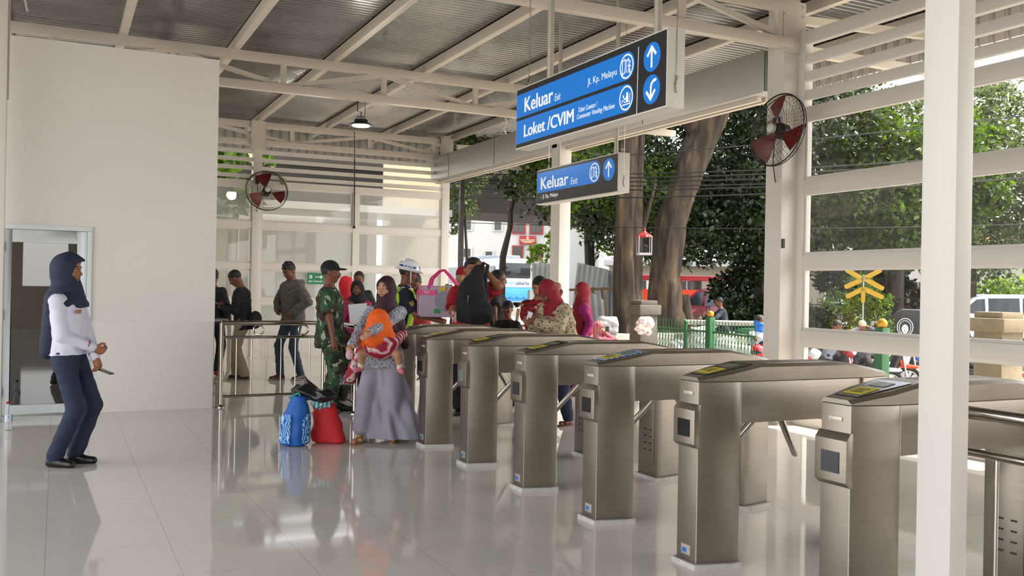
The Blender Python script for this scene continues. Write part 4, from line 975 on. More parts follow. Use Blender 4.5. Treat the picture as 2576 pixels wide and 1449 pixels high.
# soldier
CM = camo_mat()
F = Fig('person in camouflage army uniform and black cap standing beside the shopping bags', (2.74, 10.26, 0), -24, 1.66, 'b', lean=-1, head=(0, 2, 0), h=.006, hands={'R': (.10, -.27, .74), 'L': (.12, .25, .86)}, feet={'L': (.10, .11, 0), 'R': (-.02, -.09, 0)}, elbow={'R': (-.8, -.2, 0)}, girth=1.10, sh=1.05)
F.body(curl={'R': .45}); F.trousers(CM, ease=.024, wide=.022, crop=.14, wr=.006); F.shirt(CM, 'short', hem=-.19, ease=.030, wr=.006, flare=.01); F.shoes(M_shoe, kind='boot'); F.cap_(M_blk); F.hair(m=mat('grey_black_hair', '#2c2725', .7))
b = MB(); b.tube([F.hd(.099, -.026, .066), F.hd(.107, 0, .072), F.hd(.099, .026, .066)], [.004, .007, .004], 7); b.build('moustache', M_hair, F.root, smooth=True)
b = MB(); b.text('3', .045, Matrix(((0,0,1,0), (1,0,0,0), (0,1,0,0), (0,0,0,1))) @ Matrix.Identity(4)); 
b.v = [tuple(F.hd(.100-.25*abs(y)-.35*(z-.0), y-.012, .175+z)) for x, y, z in b.v]; b.build('cap_number', mat('dull_red_print', '#7a3a2c', .6), F.root)
b = MB(); p = F.S['R']*.35+F.E['R']*.65
for k in range(2): b.tube([p+v3(-.035, -.075, .005-k*.018), p+v3(.0, -.082, -.018-k*.018), p+v3(.035, -.072, .005-k*.018)], .004, 6)
b.build('rank_chevrons', M_red, F.root)
b = MB(); p = F.S['R']*.8+F.E['R']*.2; b.lathe([(0.001, 0), (.02, 0), (.02, .004)], p+v3(-.01, -.078, .02), 3, Matrix.Rotation(R_(90), 3, 'X')); b.build('shoulder_patch', mat('patch_light', '#9d9c92', .6), F.root)

# woman with the baby
M_skirt = mat('grey_jersey_skirt', '#8d8894', .9, noise=(180, '#a39eaa', .2), bump=.15, bscale=200)
M_flor = ramp_mat('grey_floral_blouse', 'noise', 26, [(0, '#4e5365'), (.44, '#8f8f9a'), (.50, '#c9c8cc'), (.57, '#6d7180'), (.66, '#b9b8bf')], dist=2.2, detail=4)
M_plum = mat('plum_hijab', '#341224', .75)
F = Fig('person in plum headscarf and long grey skirt carrying a baby beside the turnstiles', (2.70, 8.20, 0), 236, 1.475, 'c', lean=-3, head=(-14, -2, 4), h=.006, hands={'L': ('w', 2.44, 7.86, .99), 'R': ('w', 2.34, 8.03, .88)}, feet={'L': (-.02, .13, 0), 'R': (.17, -.20, 0)}, elbow={'L': (-.1, .5, -1), 'R': (-.5, -.3, -1)})
F.body(curl={'R': 1.0, 'L': .45}); F.skirt(M_skirt, hem=.045, r=.235, ry=.33, folds=7, amp=.022, shift=(-.02, .12), top=.10); F.shirt(M_flor, 'long', hem=-.16, ease=.030, flare=.03, wr=.004); F.sandals(mat('tan_sandal', '#a87a49', .6))
F.hijab(M_plum, drape=.22, fr=.17, fy=.225, long_back=(-.05, .19, .10))
g = F.hgrid(.17); R = F.TH[:3, :3]
b = MB(); b.tube([F.hd(.060+.022*math.cos(a)*.2, .066*math.cos(a), .108+.086*math.sin(a)) for a in [k*math.pi/14 for k in range(28)]], .005, 6, closed=True); b.build('scarf_trim', ramp_mat('trim_print', 'noise', 120, [(0, '#c9b6c9'), (.5, '#7c5a86')]), F.root)
# sling (batik) over the baby's back, tied at her side
M_batik = ramp_mat('red_batik', 'wave', 5, [(0, '#8f1330'), (.55, '#c8243f'), (.70, '#e3d3cf'), (.80, '#3a3b55'), (.9, '#d9b9b4')], dist=9, detail=3)
g = F.grid(h=.007); sl = F.root
c = v3(.235, .04, 1.03)
g.ell(c+v3(.02, -.01, -.02), (.115, .175, .135), .02); g.cap(c+v3(.0, .12, .02), F.up(.02, .20, .20), .07, .05, .05); g.cap(c+v3(-.02, -.13, -.02), v3(.08, -.20, 1.02), .06, .045, .04); g.cap(v3(.08, -.20, 1.02), v3(.10, -.30, .78), .04, .05, .03); g.cap(v3(.10, -.30, .78), v3(.10, -.33, .66), .05, .065, .02)
g.wrinkle(.003, 40, 2); g.build('sling', M_batik, sl)
M_fr = ramp_mat('sling_fringe', 'wave', 14, [(0, '#54506a'), (.4, '#b58a92'), (.7, '#c9b29b')], dist=3)
b = MB()
for k in range(9): b.tube([v3(.08+.012*(k % 3), -.29-.012*k, .68), v3(.08+.01*(k % 3), -.28-.02*k, .585)], [.016, .007], 6)
b.build('fringe', M_fr, sl)
w = world_hand(F, 'R'); b = MB(); b.sphere((0, 0, 0), (.035, .02, .045), 8, 6); o = b.build('tissue', mat('pink_tissue', '#d3aab4', .8), None, loc=w+Vector((-.03, -.05, -.075))); tag(o, 'crumpled pinkish tissue in the right hand of the woman with the baby', 'tissue')
# the baby
bb = thing('baby', 'baby in bright orange hood held against the chest of the plum scarf woman', 'baby', tuple(F.root.location), R_(236), scale=1.475/1.70)
g = SDF((-.1, -.5, .6), (.6, .5, 1.5), .006)
g.ell((.22, .0, 1.25), (.085, .08, .095), .03); g.ell((.22, .03, 1.05), (.09, .10, .14), .05)
for q in (-1, 1):
    g.cap((.24, .03+q*.09, .97), (.27, .03+q*.185, .93), .050, .045, .03); g.cap((.27, .03+q*.185, .93), (.24, .03+q*.205, .82), .044, .034, .02)
    g.cap((.20, .03+q*.08, 1.14), (.16, .03+q*.13, 1.08), .03, .026, .02)
g.build('body', SKIN['c'], bb)
for q in (-1, 1):
    g = SDF((.1, .03+q*.205-.1, .70), (.42, .03+q*.205+.1, .90), .006); g.cap((.24, .03+q*.206, .825), (.24, .03+q*.207, .785), .037, .034, .01); g.build('sock', mat('cream_sock', '#cfc6b4', .8), bb)
    g = SDF((.1, .03+q*.205-.12, .68), (.44, .03+q*.205+.12, .88), .006); g.cap((.24, .03+q*.208, .775), (.285, .03+q*.245, .758), .034, .026, .01); g.build('bootie', mat('pink_bootie', '#c9747c', .8), bb)
M_or = mat('orange_hood', '#e85f12', .75)
g = SDF((-.1, -.5, .8), (.65, .5, 1.6), .006); g.ell((.225, -.005, 1.265), (.120, .115, .130), .03); g.cap((.26, .0, 1.20), (.30, -.02, 1.10), .11, .12, .05); g.cap((.24, .05, 1.20), (.26, .14, 1.11), .10, .05, .04); g.cap((.27, -.08, 1.14), (.27, -.13, 1.02), .06, .05, .03)
g.wrinkle(.004, 32, 4); g.build('hood', M_or, bb, 2)

# people queueing behind
F = Fig('person in bright red headscarf turned away behind the soldier', (3.72, 13.05, 0), 25, 1.52, 'a'); F.body(face=False); F.skirt(M_blk2, r=.2); F.shirt(ramp_mat('striped_cloth', 'wave', 22, [(0, '#1c1c26'), (.75, '#8c8790')], vec=(0, 0, 1)), 'long', hem=-.2, ease=.03); F.hijab(mat('bright_red_hijab', '#d4182a', .7), drape=.26)
F = Fig('person in black headscarf holding a white folder, facing the hall', (3.60, 12.10, 0), 246, 1.46, 'b', head=(0, 4, 3), hands={'R': (.20, -.10, 1.32), 'L': (.22, .02, 1.05)}, elbow={'R': (-.2, -.6, -1)}); F.body(curl={'R': 1.2, 'L': .6}); F.skirt(M_blk, r=.2); F.shirt(mat('magenta_cloth', '#a82a5e', .8), 'long', hem=-.18, ease=.028); F.hijab(M_blk, drape=.29)
b = MB(); b.box((0, 0, 0), (.24, .012, .30), Matrix.Rotation(R_(-6), 3, 'Y')); o = b.build('folder', M_paper, None, loc=(3.54, 11.84, 1.03)); o.rotation_euler = (0, 0, R_(-24)); tag(o, 'white paper folder held in front of the black headscarf woman', 'folder')
F = Fig('person with short dark hair, head just above the black headscarf woman', (4.26, 14.25, 0), 246, 1.62, 'b', head=(0, 12, 0)); F.body(); F.trousers(M_blk); F.shirt(M_blk2, 'long', ease=.026); F.hair()
F = Fig('person in dark jacket at the glazed wall, half hidden by the plaster wall', (2.16, 14.95, 0), 60, 1.62, 'b'); F.body(face=False); F.trousers(M_blk, wide=.01); F.shirt(M_blk2, 'long', ease=.035); F.shoes(mat('red_shoe', '#7c2a26', .5)); F.hair()

# helmeted guard
M_vest = mat('lime_vest', '#a6d21c', .6, emis='#a6d21c', estr=.03); M_hel = mat('white_helmet', '#eeedf0', .18, coat=.4); M_cb = mat('helmet_blue', '#1c4f8c', .3)
F = Fig('person in white KCJ helmet and lime safety vest reaching towards the pink bag', (3.62, 10.46, 0), -12, 1.68, 'b', lean=7, head=(-12, 4, 0), h=.006, hands={'R': ('w', 3.98, 10.16, 1.03), 'L': (.40, .16, 1.05)}, elbow={'R': (-.7, -.3, -.9)})
F.body(curl={'R': .5, 'L': .4}); F.trousers(M_navy); F.shirt(mat('dark_navy_cloth', '#181e2c', .85), 'short', hem=-.12, ease=.024, collar=.52); F.hair(); F.shoes(M_shoe)
g = F.grid(h=.007); TU = F.TU
g.tower(TU, [(-.20, 0, 0, .165, .205), (.0, 0, 0, .155, .195), (.12, .006, 0, .148, .185), (.26, .006, 0, .155, .195), (.37, 0, 0, .153, .195), (.45, -.005, 0, .128, .170), (.49, -.006, 0, .085, .11)], .02)
for n, q in (('L', 1), ('R', -1)):
    g.cap(F.up(0, q*.235, .46), F.up(0, q*.24, .10), .075, .10, .01, '-', sq=(.62, 1, 1))
g.cap(F.up(.12, 0, .50), F.up(.14, 0, .36), .055, .03, .01, '-'); g.wrinkle(.002, 30, 1); g.build('safety_vest', M_vest, F.root)
M_check = bpy.data.materials.new('blue_white_check'); M_check.use_nodes = True; t_ = M_check.node_tree; ck = t_.nodes.new('ShaderNodeTexChecker'); ck.inputs['Scale'].default_value = 62; ck.inputs[1].default_value = srgb('#24487f'); ck.inputs[2].default_value = srgb('#dfe5ee')
tcn = t_.nodes.new('ShaderNodeTexCoord'); t_.links.new(tcn.outputs['Object'], ck.inputs[0]); t_.links.new(ck.outputs[0], t_.nodes['Principled BSDF'].inputs[0])
for q in (-1, 1):
    b = MB(); pts = [F.up(-.165, q*.08, .14), F.up(-.172, q*.085, .30), F.up(-.145, q*.10, .43), F.up(-.03, q*.115, .497), F.up(.12, q*.10, .43)]
    for a, c in zip(pts[:-1], pts[1:]): b.beam(a, c, .055, .008, up=tuple(F.up(-1, 0, 1)-F.up(0, 0, 0)))
    b.build('check_strip', M_check, F.root)
b = MB(); b.box(F.S['R']*.5+F.E['R']*.5+v3(0, -.082, .01), (.05, .005, .06), Matrix.Rotation(-.4, 3, 'Y')); b.build('arm_patch', ramp_mat('arm_patch', 'noise', 60, [(0, '#7c3b2c'), (.5, '#c7b24a'), (.6, '#3b5c77')]), F.root)
g = F.hgrid(.22); R = F.TH[:3, :3]; g.ell(F.hd(-.005, 0, .160), (.148, .130, .135), .01, R=R); g.half(F.hd(0, 0, .150), R @ v3(-.06, 0, -1)); g.ell(F.hd(.01, 0, .158), (.178, .145, .016), .012, R=R); o = g.build('helmet', M_hel, F.root)
# blue band and letters wrap the helmet
def hel(a, z, r=0): a = R_(a); q = math.sqrt(max(0, 1-((z-.160)/.135)**2)); return F.hd(-.005+(.1495+r)*q*math.cos(a), (.1315+r)*q*math.sin(a), z)
b = MB()
for a0, a1 in ((-136, -112), (-66, -50)):
    n = 8; vs = []; 
    for i in range(n+1):
        a = a0+(a1-a0)*i/n; vs += [hel(a, .185, .003), hel(a, .207, .003), hel(a, .207, -.004), hel(a, .185, -.004)]
    b.add(vs, [(4*i+j, 4*i+(j+1) % 4, 4*i+4+(j+1) % 4, 4*i+4+j) for i in range(n) for j in range(4)]+[(0,1,2,3), (4*n+3, 4*n+2, 4*n+1, 4*n)])
b.build('helmet_band', M_cb, o)
b = MB(); b.text('K C J', .034, Matrix.Identity(4), offset=.001, align='CENTER'); b.v = [tuple(hel(-89+x/.1315*57.3, .184+y, .003+z)) for x, y, z in b.v]; b.build('helmet_letters', M_cb, o)
b = MB(); b.text('7', .085, Matrix.Identity(4), offset=.003, align='CENTER'); b.v = [tuple(hel(-22+x/.1315*57.3, .168+y*.9, .003+z)) for x, y, z in b.v]; b.build('helmet_mark', M_cb, o)
b = MB(); b.tube([F.hd(.03, -.098, .16), F.hd(.045, -.076, .10), F.hd(.055, -.035, .02), F.hd(.055, 0, .0), F.hd(.05, .076, .10)], .009, 8); b.build('chin_strap', mat('strap_white', '#d8d8da', .6), F.root, smooth=True)

# crowd at the exit side
F = Fig('person in red shirt bowing the head with hands to the face, behind the guard', (4.52, 12.25, 0), 230, 1.62, 'b', lean=6, head=(0, 40, 0), hands={'L': (.24, .03, 1.33), 'R': (.24, -.03, 1.31)}, elbow={'L': (.2, .6, -1), 'R': (.2, -.6, -1)}); F.body(curl={'L': .9, 'R': .9}); F.trousers(M_blk); F.shirt(mat('dull_red_cloth', '#9c2a2e', .8), 'short', ease=.03, hem=-.18); F.hair()
F = Fig('person with red cap worn backwards and maroon shirt holding up the pink bag', (4.72, 11.15, 0), 215, 1.66, 'c', head=(-18, 2, 0), hands={'R': ('w', 4.09, 10.33, 1.52), 'L': ('w', 4.30, 10.28, 1.08)}, elbow={'L': (.0, .3, -1), 'R': (-.2, -.3, -1)}); F.body(curl={'R': 1.3, 'L': .8}); F.trousers(M_blk); F.shirt(M_maroon, 'short', ease=.03, hem=-.16); F.hair(); F.cap_(M_red, back=True)
F = Fig('person in red T-shirt lifting a black backpack in front of the face', (4.16, 9.60, 0), 238, 1.72, 'a', lean=0, head=(22, 4, 0), hands={'L': ('w', 4.165, 9.30, 1.63), 'R': ('w', 3.88, 9.28, 1.12)}, elbow={'L': (.5, 1, -.5), 'R': (-.3, -.6, -1)}, girth=1.18, sh=1.05); F.body(curl={'L': 1.3, 'R': .6}); F.trousers(M_blk, ease=.02, wide=.02); F.shirt(M_red, 'short', ease=.03, hem=-.14, wr=.005); F.hair('full'); F.shoes(M_shoe)
bp = thing('backpack', 'black backpack held up by its strap in front of the red T-shirt man', 'backpack', (3.99, 9.18, 1.30), R_(-22))
g = SDF((-.35, -.25, -.45), (.35, .25, .50), .008); g.tower(mv(0, 0, 0), [(-.25, .02, 0, .16, .10), (-.17, .03, 0, .20, .13), (-.02, .0, 0, .175, .11), (.16, .0, 0, .14, .09), (.27, .05, 0, .08, .06), (.36, .08, 0, .045, .04)], .05, fold=(5, .008, 1)); g.ell((.04, 0, -.15), (.20, .13, .13), .05); g.wrinkle(.005, 26, 2); g.build('bag_body', M_blk, bp, 3)
b = MB(); b.tube([(-.05, -.115, -.06), (-.045, -.12, .03)], .006, 6); b.build('zip_pull', M_chrome, bp); b = MB(); b.tube([(.05, 0, .3), (.12, 0, .38), (.16, -.01, .36), (.14, 0, .2), (.16, 0, 0)], .02, 8); b.build('strap', M_blk2, bp, smooth=True)
b = MB(); b.box((-.19, -.09, -.20), (.05, .01, .12), Matrix.Rotation(.5, 3, 'Z')); b.build('tag', mat('white_red_tag', '#d9cfcb', .5, noise=(30, '#b03a30', .1)), bp)
F = Fig('person with short hair and glasses in black polo shirt, right of the backpack', (4.95, 10.62, 0), -34, 1.62, 'b', head=(6, 4, 0), hands={'R': ('w', 4.66, 10.02, .99)}, elbow={'R': (-.9, -.5, -.3)}, girth=1.1); F.body(curl={'R': .8}); F.trousers(M_blk); F.shirt(M_blk2, 'short', ease=.032, hem=-.16); F.hair()
b = MB(); 
for q in (-1, 1): b.tube([F.hd(.108, q*.032+.021*math.cos(a), .122+.015*math.sin(a)) for a in [k*math.pi/8 for k in range(16)]], .0022, 5, closed=True); b.tube([F.hd(.106, q*.052, .128), F.hd(.0, q*.082, .125)], .0022, 5)
b.tube([F.hd(.11, -.011, .124), F.hd(.11, .011, .124)], .002, 5); b.build('glasses', M_black, F.root)
F = Fig('child in black cap and black T-shirt in front of the man with glasses', (4.74, 9.86, 0), 228, 1.25, 'b', head=(0, 0, 0), sh=.9); F.body(); F.trousers(M_blk); F.shirt(M_blk, 'short', ease=.025); F.hair(); F.cap_(M_blk2)
b = MB(); b.sphere(F.up(-.12, .10, .22), (.09, .14, .16), 14, 10); b.build('blue_backpack', mat('blue_nylon', '#24479c', .6), F.root, smooth=True)
M_rp = ramp_mat('printed_red_tshirt', 'noise', 9, [(0, '#a91420'), (.50, '#3a1518'), (.58, '#b8402c'), (.66, '#c9b9a9')], dist=1.5)
F = Fig('person in printed red T-shirt with one arm raised over the head', (4.90, 9.36, 0), 222, 1.55, 'c', lean=4, head=(10, 24, -6), hands={'L': (.02, .06, 1.66), 'R': ('w', 4.62, 9.06, 1.02)}, elbow={'L': (.5, 1, -.2), 'R': (-.3, -.5, -1)}); F.body(curl={'L': .7, 'R': 1.2}); F.trousers(M_blk); F.shirt(M_rp, 'short', ease=.03, hem=-.16); F.hair('full')
b = MB(); b.box((4.60, 9.02, 1.12), (.055, .006, .09), Matrix.Rotation(.3, 3, 'Y')); tag(b.build('ticket_card', M_paper), 'white ticket card in the hand of the printed red T-shirt boy', 'card')
M_leaf = ramp_mat('brown_leaf_print', 'voronoi', 24, [(0, '#453728'), (.33, '#4a3b2a'), (.36, '#b3a486'), (1, '#b9ab8e')], dist=.12)
F = Fig('person in red headscarf and brown leaf print blouse leaning on the turnstile', (4.80, 8.62, 0), 196, 1.53, 'b', lean=20, head=(0, 20, 0), h=.006, hands={'R': ('w', 4.40, 8.50, 1.10), 'L': ('w', 4.36, 8.40, 1.07)}, elbow={'L': (-.6, .9, -.8), 'R': (-.3, -.7, -1)}, girth=1.18, feet={'L': (.02, .12, 0), 'R': (.10, -.10, 0)}); F.body(curl={'L': .9, 'R': .9}); F.trousers(M_navy, wide=.01); F.shirt(M_leaf, 'long', ease=.040, hem=-.16, wr=.006, flare=.03); F.sandals(mat('brown_sandal', '#6a3a26', .5)); F.hijab(M_crim, drape=.24, fr=.18, fy=.20, inner=M_blk, wr=.004)
F = Fig('person in long crimson headscarf with back to the tree, beyond the leaf print blouse', (6.36, 10.92, 0), 160, 1.49, 'a', head=(10, 5, 0)); F.body(); F.skirt(mat('purple_skirt', '#7c1f7a', .8), r=.2); F.shirt(mat('magenta_top', '#8f1b66', .8), 'long', hem=-.2, ease=.028); F.hijab(M_crim, drape=.0, fr=.19, fy=.22)
b = MB(); b.tube([F.hd(.06, .067*math.cos(a), .11+.09*math.sin(a)) for a in [k*math.pi/14 for k in range(15)]], .004, 6); b.build('scarf_trim', M_wshirt, F.root)
F = Fig('person in pink headscarf and glasses talking on a phone out in the street', (8.86, 14.6, -.7), -20, 1.53, 'a', head=(-40, 0, 0), hands={'R': (.11, -.11, 1.50)}, elbow={'R': (.6, -.6, -1)}); F.body(curl={'R': 1.2}); F.skirt(M_blk2, r=.2); F.shirt(mat('pink_cloth', '#b1566a', .8), 'long', ease=.03, hem=-.2); F.hijab(ramp_mat('pink_striped_hijab', 'wave', 6, [(0, '#9c4257'), (.5, '#c27c86'), (.8, '#8d6b5a')], dist=3), drape=.2)
w = world_hand(F, 'R'); b = MB(); b.box((0, 0, 0), (.07, .01, .14)); tag(b.build('phone', M_phone, None, loc=w+Vector((.02, -.03, .05))), 'dark phone held to the ear of the pink headscarf woman', 'phone')

# pink carry bag between the guard and the red cap man
bg = thing('carry_bag', 'pink and grey carry bag with pink handles held up in the crowd', 'bag', (3.98, 10.10, 1.26), R_(-30))
M_pk = mat('hot_pink_vinyl', '#e0417f', .45); M_gk = mat('grey_pink_check', '#a79cab', .7, noise=(60, '#b9a3b5', .2)); M_og = mat('orange_vinyl', '#c9502c', .5)
b = MB(); vs = []
def rrect(w, d, n=5, r=.04):
    o = []
    for cx, cy, a0 in ((w-r, d-r, 0), (-w+r, d-r, 90), (-w+r, -d+r, 180), (w-r, -d+r, 270)):
        for i in range(n): a = R_(a0+90*i/(n-1)); o.append((cx+r*math.cos(a), cy+r*math.sin(a)))
    return o
rings = [[(x*s_+sh_, y*s_, z) for x, y in rrect(.235, .11)] for z, s_, sh_ in ((-.19, .90, .0), (-.17, 1, 0), (.0, 1.03, 0), (.12, .95, 0), (.17, .86, 0))]
b.loft(rings); b.build('bag_body', M_gk, bg, smooth=50)
b = MB(); b.box((-.125, -.115, .09), (.20, .012, .055)); b.build('pink_band', M_pk, bg); b = MB(); b.tube([(-.16, -.124, .10), (-.13, -.124, .075), (-.10, -.124, .10), (-.16, -.124, .10)], .004, 5); b.build('badge_outline', M_paper, bg)
b = MB(); b.loft([[(x, y, z) for x, z in [(.055+.095*math.cos(a), -.01+.11*math.sin(a)) for a in [k*math.pi/12 for k in range(24)]]] for y in (-.108, -.128)]); b.build('grey_patch', mat('patch_plain_grey', '#8b8c95', .7), bg)
b = MB(); b.loft([[(x, y, z) for x, z in [(.19+.05*math.cos(a), -.03+.125*math.sin(a)) for a in [k*math.pi/12 for k in range(24)]]] for y in (-.10, -.120)]); b.build('orange_patch', M_og, bg)
b = MB(); b.box((.05, -.114, .135), (.07, .01, .05)); b.build('yellow_patch', mat('patch_yellow', '#d4b32b', .6), bg); b = MB(); b.box((-.01, -.112, -.12), (.07, .012, .05)); b.build('green_patch', mat('patch_green', '#1f8a4a', .6), bg)
for y in (-.10, .09):
    b = MB(); b.tube([(-.12, y, .13), (-.09, y*.8, .25), (-.0, y*.2, .34), (.05, y*.1, .35), (.10, y*.4, .30), (.19, y*.8, .20), (.21, y, .10)], .016, 8); b.build('handle', M_pk, bg, smooth=True)
b = MB(); b.tube([(-.235, -.10, -.17), (-.238, -.112, .1), (-.20, -.10, .165), (.0, -.10, .165)], .005, 6); b.build('piping', mat('pink_piping', '#e79ab8', .5), bg)

# shopping bags and a bottle on the floor
def soft_bag(name, label, loc, rz, tab, m, fold=(5, .006, 1), lean=0):
    t = thing(name, label, 'bag', loc, rz); g = SDF((-.35, -.3, 0), (.35, .3, .55), .007); g.tower(rot('X', lean), tab, .02, fold=fold); g.half(v3(0, 0, .004), (0, 0, -1)); g.wrinkle(.004, 22, loc[0]); g.half(v3(0, 0, .002), (0, 0, -1)); g.build('bag_body', m, t, 3); return t
M_bb1 = mat('blue_woven_bag', '#1460b8', .55)
t = soft_bag('shopping_bag', 'blue shopping bag with pale cloud pattern standing on the floor', (1.90, 8.22, 0), R_(-26), [(0, 0, 0, .11, .09), (.03, 0, 0, .125, .10), (.25, .01, 0, .12, .10), (.36, .03, 0, .09, .075), (.43, .04, .0, .05, .05)], M_bb1)
M_bpat = ramp_mat('cloud_pattern', 'wave', 13, [(0, '#1b66bd'), (.66, '#a9d3ee')], dist=14, detail=2)
b = MB(); vs = []
def bagpatch(a0, a1, z0, z1, nm, par):
    b = MB(); n, k = 12, 8; vs = []; fs = []
    for e in (.009, .001):
        for i in range(n+1):
            a = R_(a0+(a1-a0)*i/n)
            for j in range(k+1):
                z = z0+(z1-z0)*j/k; rx = np.interp(z, [0, .03, .25, .36], [.11, .125, .12, .09])+e; ry = np.interp(z, [0, .03, .25, .36], [.09, .10, .10, .075])+e
                cx = np.interp(z, [0, .25, .36], [0, .01, .03]); vs.append((cx+rx*math.cos(a), ry*math.sin(a), z))
    m = k+1; N = (n+1)*m
    for i in range(n):
        for j in range(k): p = i*m+j; fs += [(p, p+m, p+m+1, p+1), (N+p, N+p+1, N+p+m+1, N+p+m)]
    b.add(vs, fs); return b.build(nm, M_bpat, par, smooth=True)
bagpatch(-175, -98, .03, .28, 'pattern_panel', t); bagpatch(-52, 20, .03, .28, 'pattern_panel', t)
b = MB(); b.tube([(.0, .02, .36), (-.05, .0, .42), (.03, .0, .46), (.06, .02, .38)], .012, 6); b.build('handle', mat('teal_strap', '#4fa7a0', .6), t, smooth=True)
t = soft_bag('shopping_bag', 'plain red shopping bag leaning against the blue one', (2.20, 8.26, 0), R_(-26), [(0, .02, 0, .15, .07), (.03, .02, 0, .16, .08), (.20, .0, 0, .13, .08), (.33, -.03, 0, .10, .06), (.36, -.035, 0, .095, .045)], mat('red_nonwoven', '#c9202b', .7), fold=(3, .004, 0))
b = MB(); b.tube([(-.11, -.05, .31), (-.12, -.05, .37), (-.06, -.055, .36), (-.045, -.07, .27)], .012, 6); b.build('handle', mat('red_strap', '#cf3038', .6), t, smooth=True)
t.rotation_euler = (0, 0, R_(-26))
g = SDF((-.2, -.2, -.1), (.2, .2, .15), .007); g.ell((0, 0, 0), (.10, .06, .05), .02); g.cap((-.05, -.01, .0), (.05, -.03, .04), .04, .02, .02); g.wrinkle(.01, 45, 3)
o = g.build('cloth_bundle', ramp_mat('teal_cloth_print', 'wave', 8, [(0, '#4f9aa8'), (.6, '#c9e3e3')], dist=4), None); o.location = (2.14, 8.23, .36); tag(o, 'pale teal cloth stuffed in the mouth of the red shopping bag', 'cloth')
g = SDF((-.3, -.2, -.12), (.4, .2, .25), .008); g.ell((.0, 0, .03), (.12, .09, .07), .03); g.ell((.14, 0, .0), (.14, .09, .055), .04); g.cap((.02, 0, .08), (.0, 0, .17), .035, .012, .03); g.wrinkle(.010, 36, 5)
o = g.build('plastic_bag', mat('black_plastic_bag', '#1a1c1e', .3), None, 2); o.location = (2.0, 8.27, .43); o.rotation_euler = (0, 0, R_(-26)); tag(o, 'knotted black plastic bag on top of the two shopping bags', 'bag')
wb = thing('water_bottle', 'clear plastic water bottle with red cap on the floor by the door', 'bottle', (-.385, 9.92, 0))
b = MB(); b.lathe([(.03, 0), (.034, .01), (.034, .06), (.031, .07), (.034, .08), (.034, .15), (.031, .16), (.033, .17), (.030, .20), (.015, .235), (.014, .25)], (0, 0, 0), 18); b.build('bottle_body', glass_mat('pet_plastic', .25, vcol='#cdd6da'), wb, smooth=True)
b = MB(); b.lathe([(.0155, .248), (.0155, .268)], (0, 0, 0), 14); b.build('cap', M_red, wb); b = MB(); b.lathe([(.0348, .085), (.0348, .145)], (0, 0, 0), 18, caps=False); lb = b.build('label', ramp_mat('bottle_label', 'wave', 3, [(0, '#dfe6ee'), (.5, '#3f8fd0')]), wb)
b = MB(); b.text('VIT', .03, Matrix.Identity(4), offset=.001, align='CENTER'); b.v = [(.0355*math.cos(R_(-110)+y/.0355), .0355*math.sin(R_(-110)+y/.0355), .115+x) for x, y, z in b.v]; b.build('label_print', M_red, lb)
# ------------------------------------------------------------------ outside: road bank, walls, viaduct
M_road = mat('road_grey', '#86827b', .9, noise=(1.5, '#989389', .3))
b = MB(); b.prism([(6.0, 21.5), (13.5, 19.6), (21, 23), (24.5, 20.5), (27, 14), (80, 5), (130, 60), (60, 150), (-20, 150), (0, 22)], -.8, -.22, 2); tag(struct(b.build('ground', M_road)), 'raised grey road bank beyond the parked motorbikes')
M_viad = mat('viaduct_shade_concrete', '#2d2824', .9, noise=(.8, '#221e1b', .3)); M_cream = mat('cream_concrete', '#b3a88c', .85, noise=(1.4, '#a0957a', .3), bump=.2)  # viaduct: its shadow is put into the dark concrete colour
M_greyw = mat('grey_render_wall', '#aeaba4', .85, noise=(1, '#bab7b0', .3))
v = thing('viaduct', 'concrete railway viaduct coloured as in shade seen through the louvres and over the crowd', 'viaduct', (0, 38, -.7))
b = MB(); b.beam((3.0, -2.2, 6.0), (30.5, -2.4, 5.7), 4.0, 1.5); b.build('deck', M_viad, v)
b = MB(); b.beam((3.0, -4.3, 7.1), (30.5, -4.5, 6.8), .3, 1.0); b.build('parapet', M_viad, v)
for x in (5.6, 8.6):
    b = MB(); b.bx(x-.6, x+.6, -2.8, -1.4, 0, 5.4); b.build('pier', M_viad, v)
def block(name, label, cat, x0, x1, y0, y1, z0, z1, m, bev=.01):
    b = MB(); b.bx(x0, x1, y0, y1, z0, z1); return tag(b.build(name, m, bevel=bev), label, cat)
block('concrete_pier', 'broad cream concrete pier behind the right end of the glazed wall', 'pier', 8.75, 10.1, 25.6, 27, -.7, 6.4, M_cream)
block('concrete_pier', 'cream concrete pier lit by the sun behind the left glazed bay', 'pier', 3.5, 4.3, 25.8, 26.8, -.7, 3.5, M_cream)
block('annex_wall', 'plain grey rendered wall behind the glazed wall', 'wall', 4.5, 8.4, 26.4, 26.7, -.7, 3.4, M_greyw)
b = MB(); b.bx(2.6, 9.6, 23.6, 26.3, 3.36, 3.46); b.bx(2.6, 9.6, 23.55, 23.62, 3.34, 3.52); tag(b.build('canopy_roof', mat('canopy_sheet', '#c9c9c6', .4, .3)), 'thin pale canopy roof outside behind the far fan', 'canopy')
block('low_wall', 'low grey concrete wall beside the small planter behind the exit crowd', 'wall', 7.9, 10.4, 15.9, 16.25, -.7, .55, M_conc, .02)
block('tree_planter', 'raised concrete planter around the two big tree trunks', 'planter', 10.9, 14.2, 16.9, 19.2, -.7, .48, M_conc, .02)
block('concrete_platform', 'low concrete platform carrying the white sacks behind the fence', 'platform', 11.1, 13.3, 14.75, 16.0, -.7, -.1, M_conc, .02)
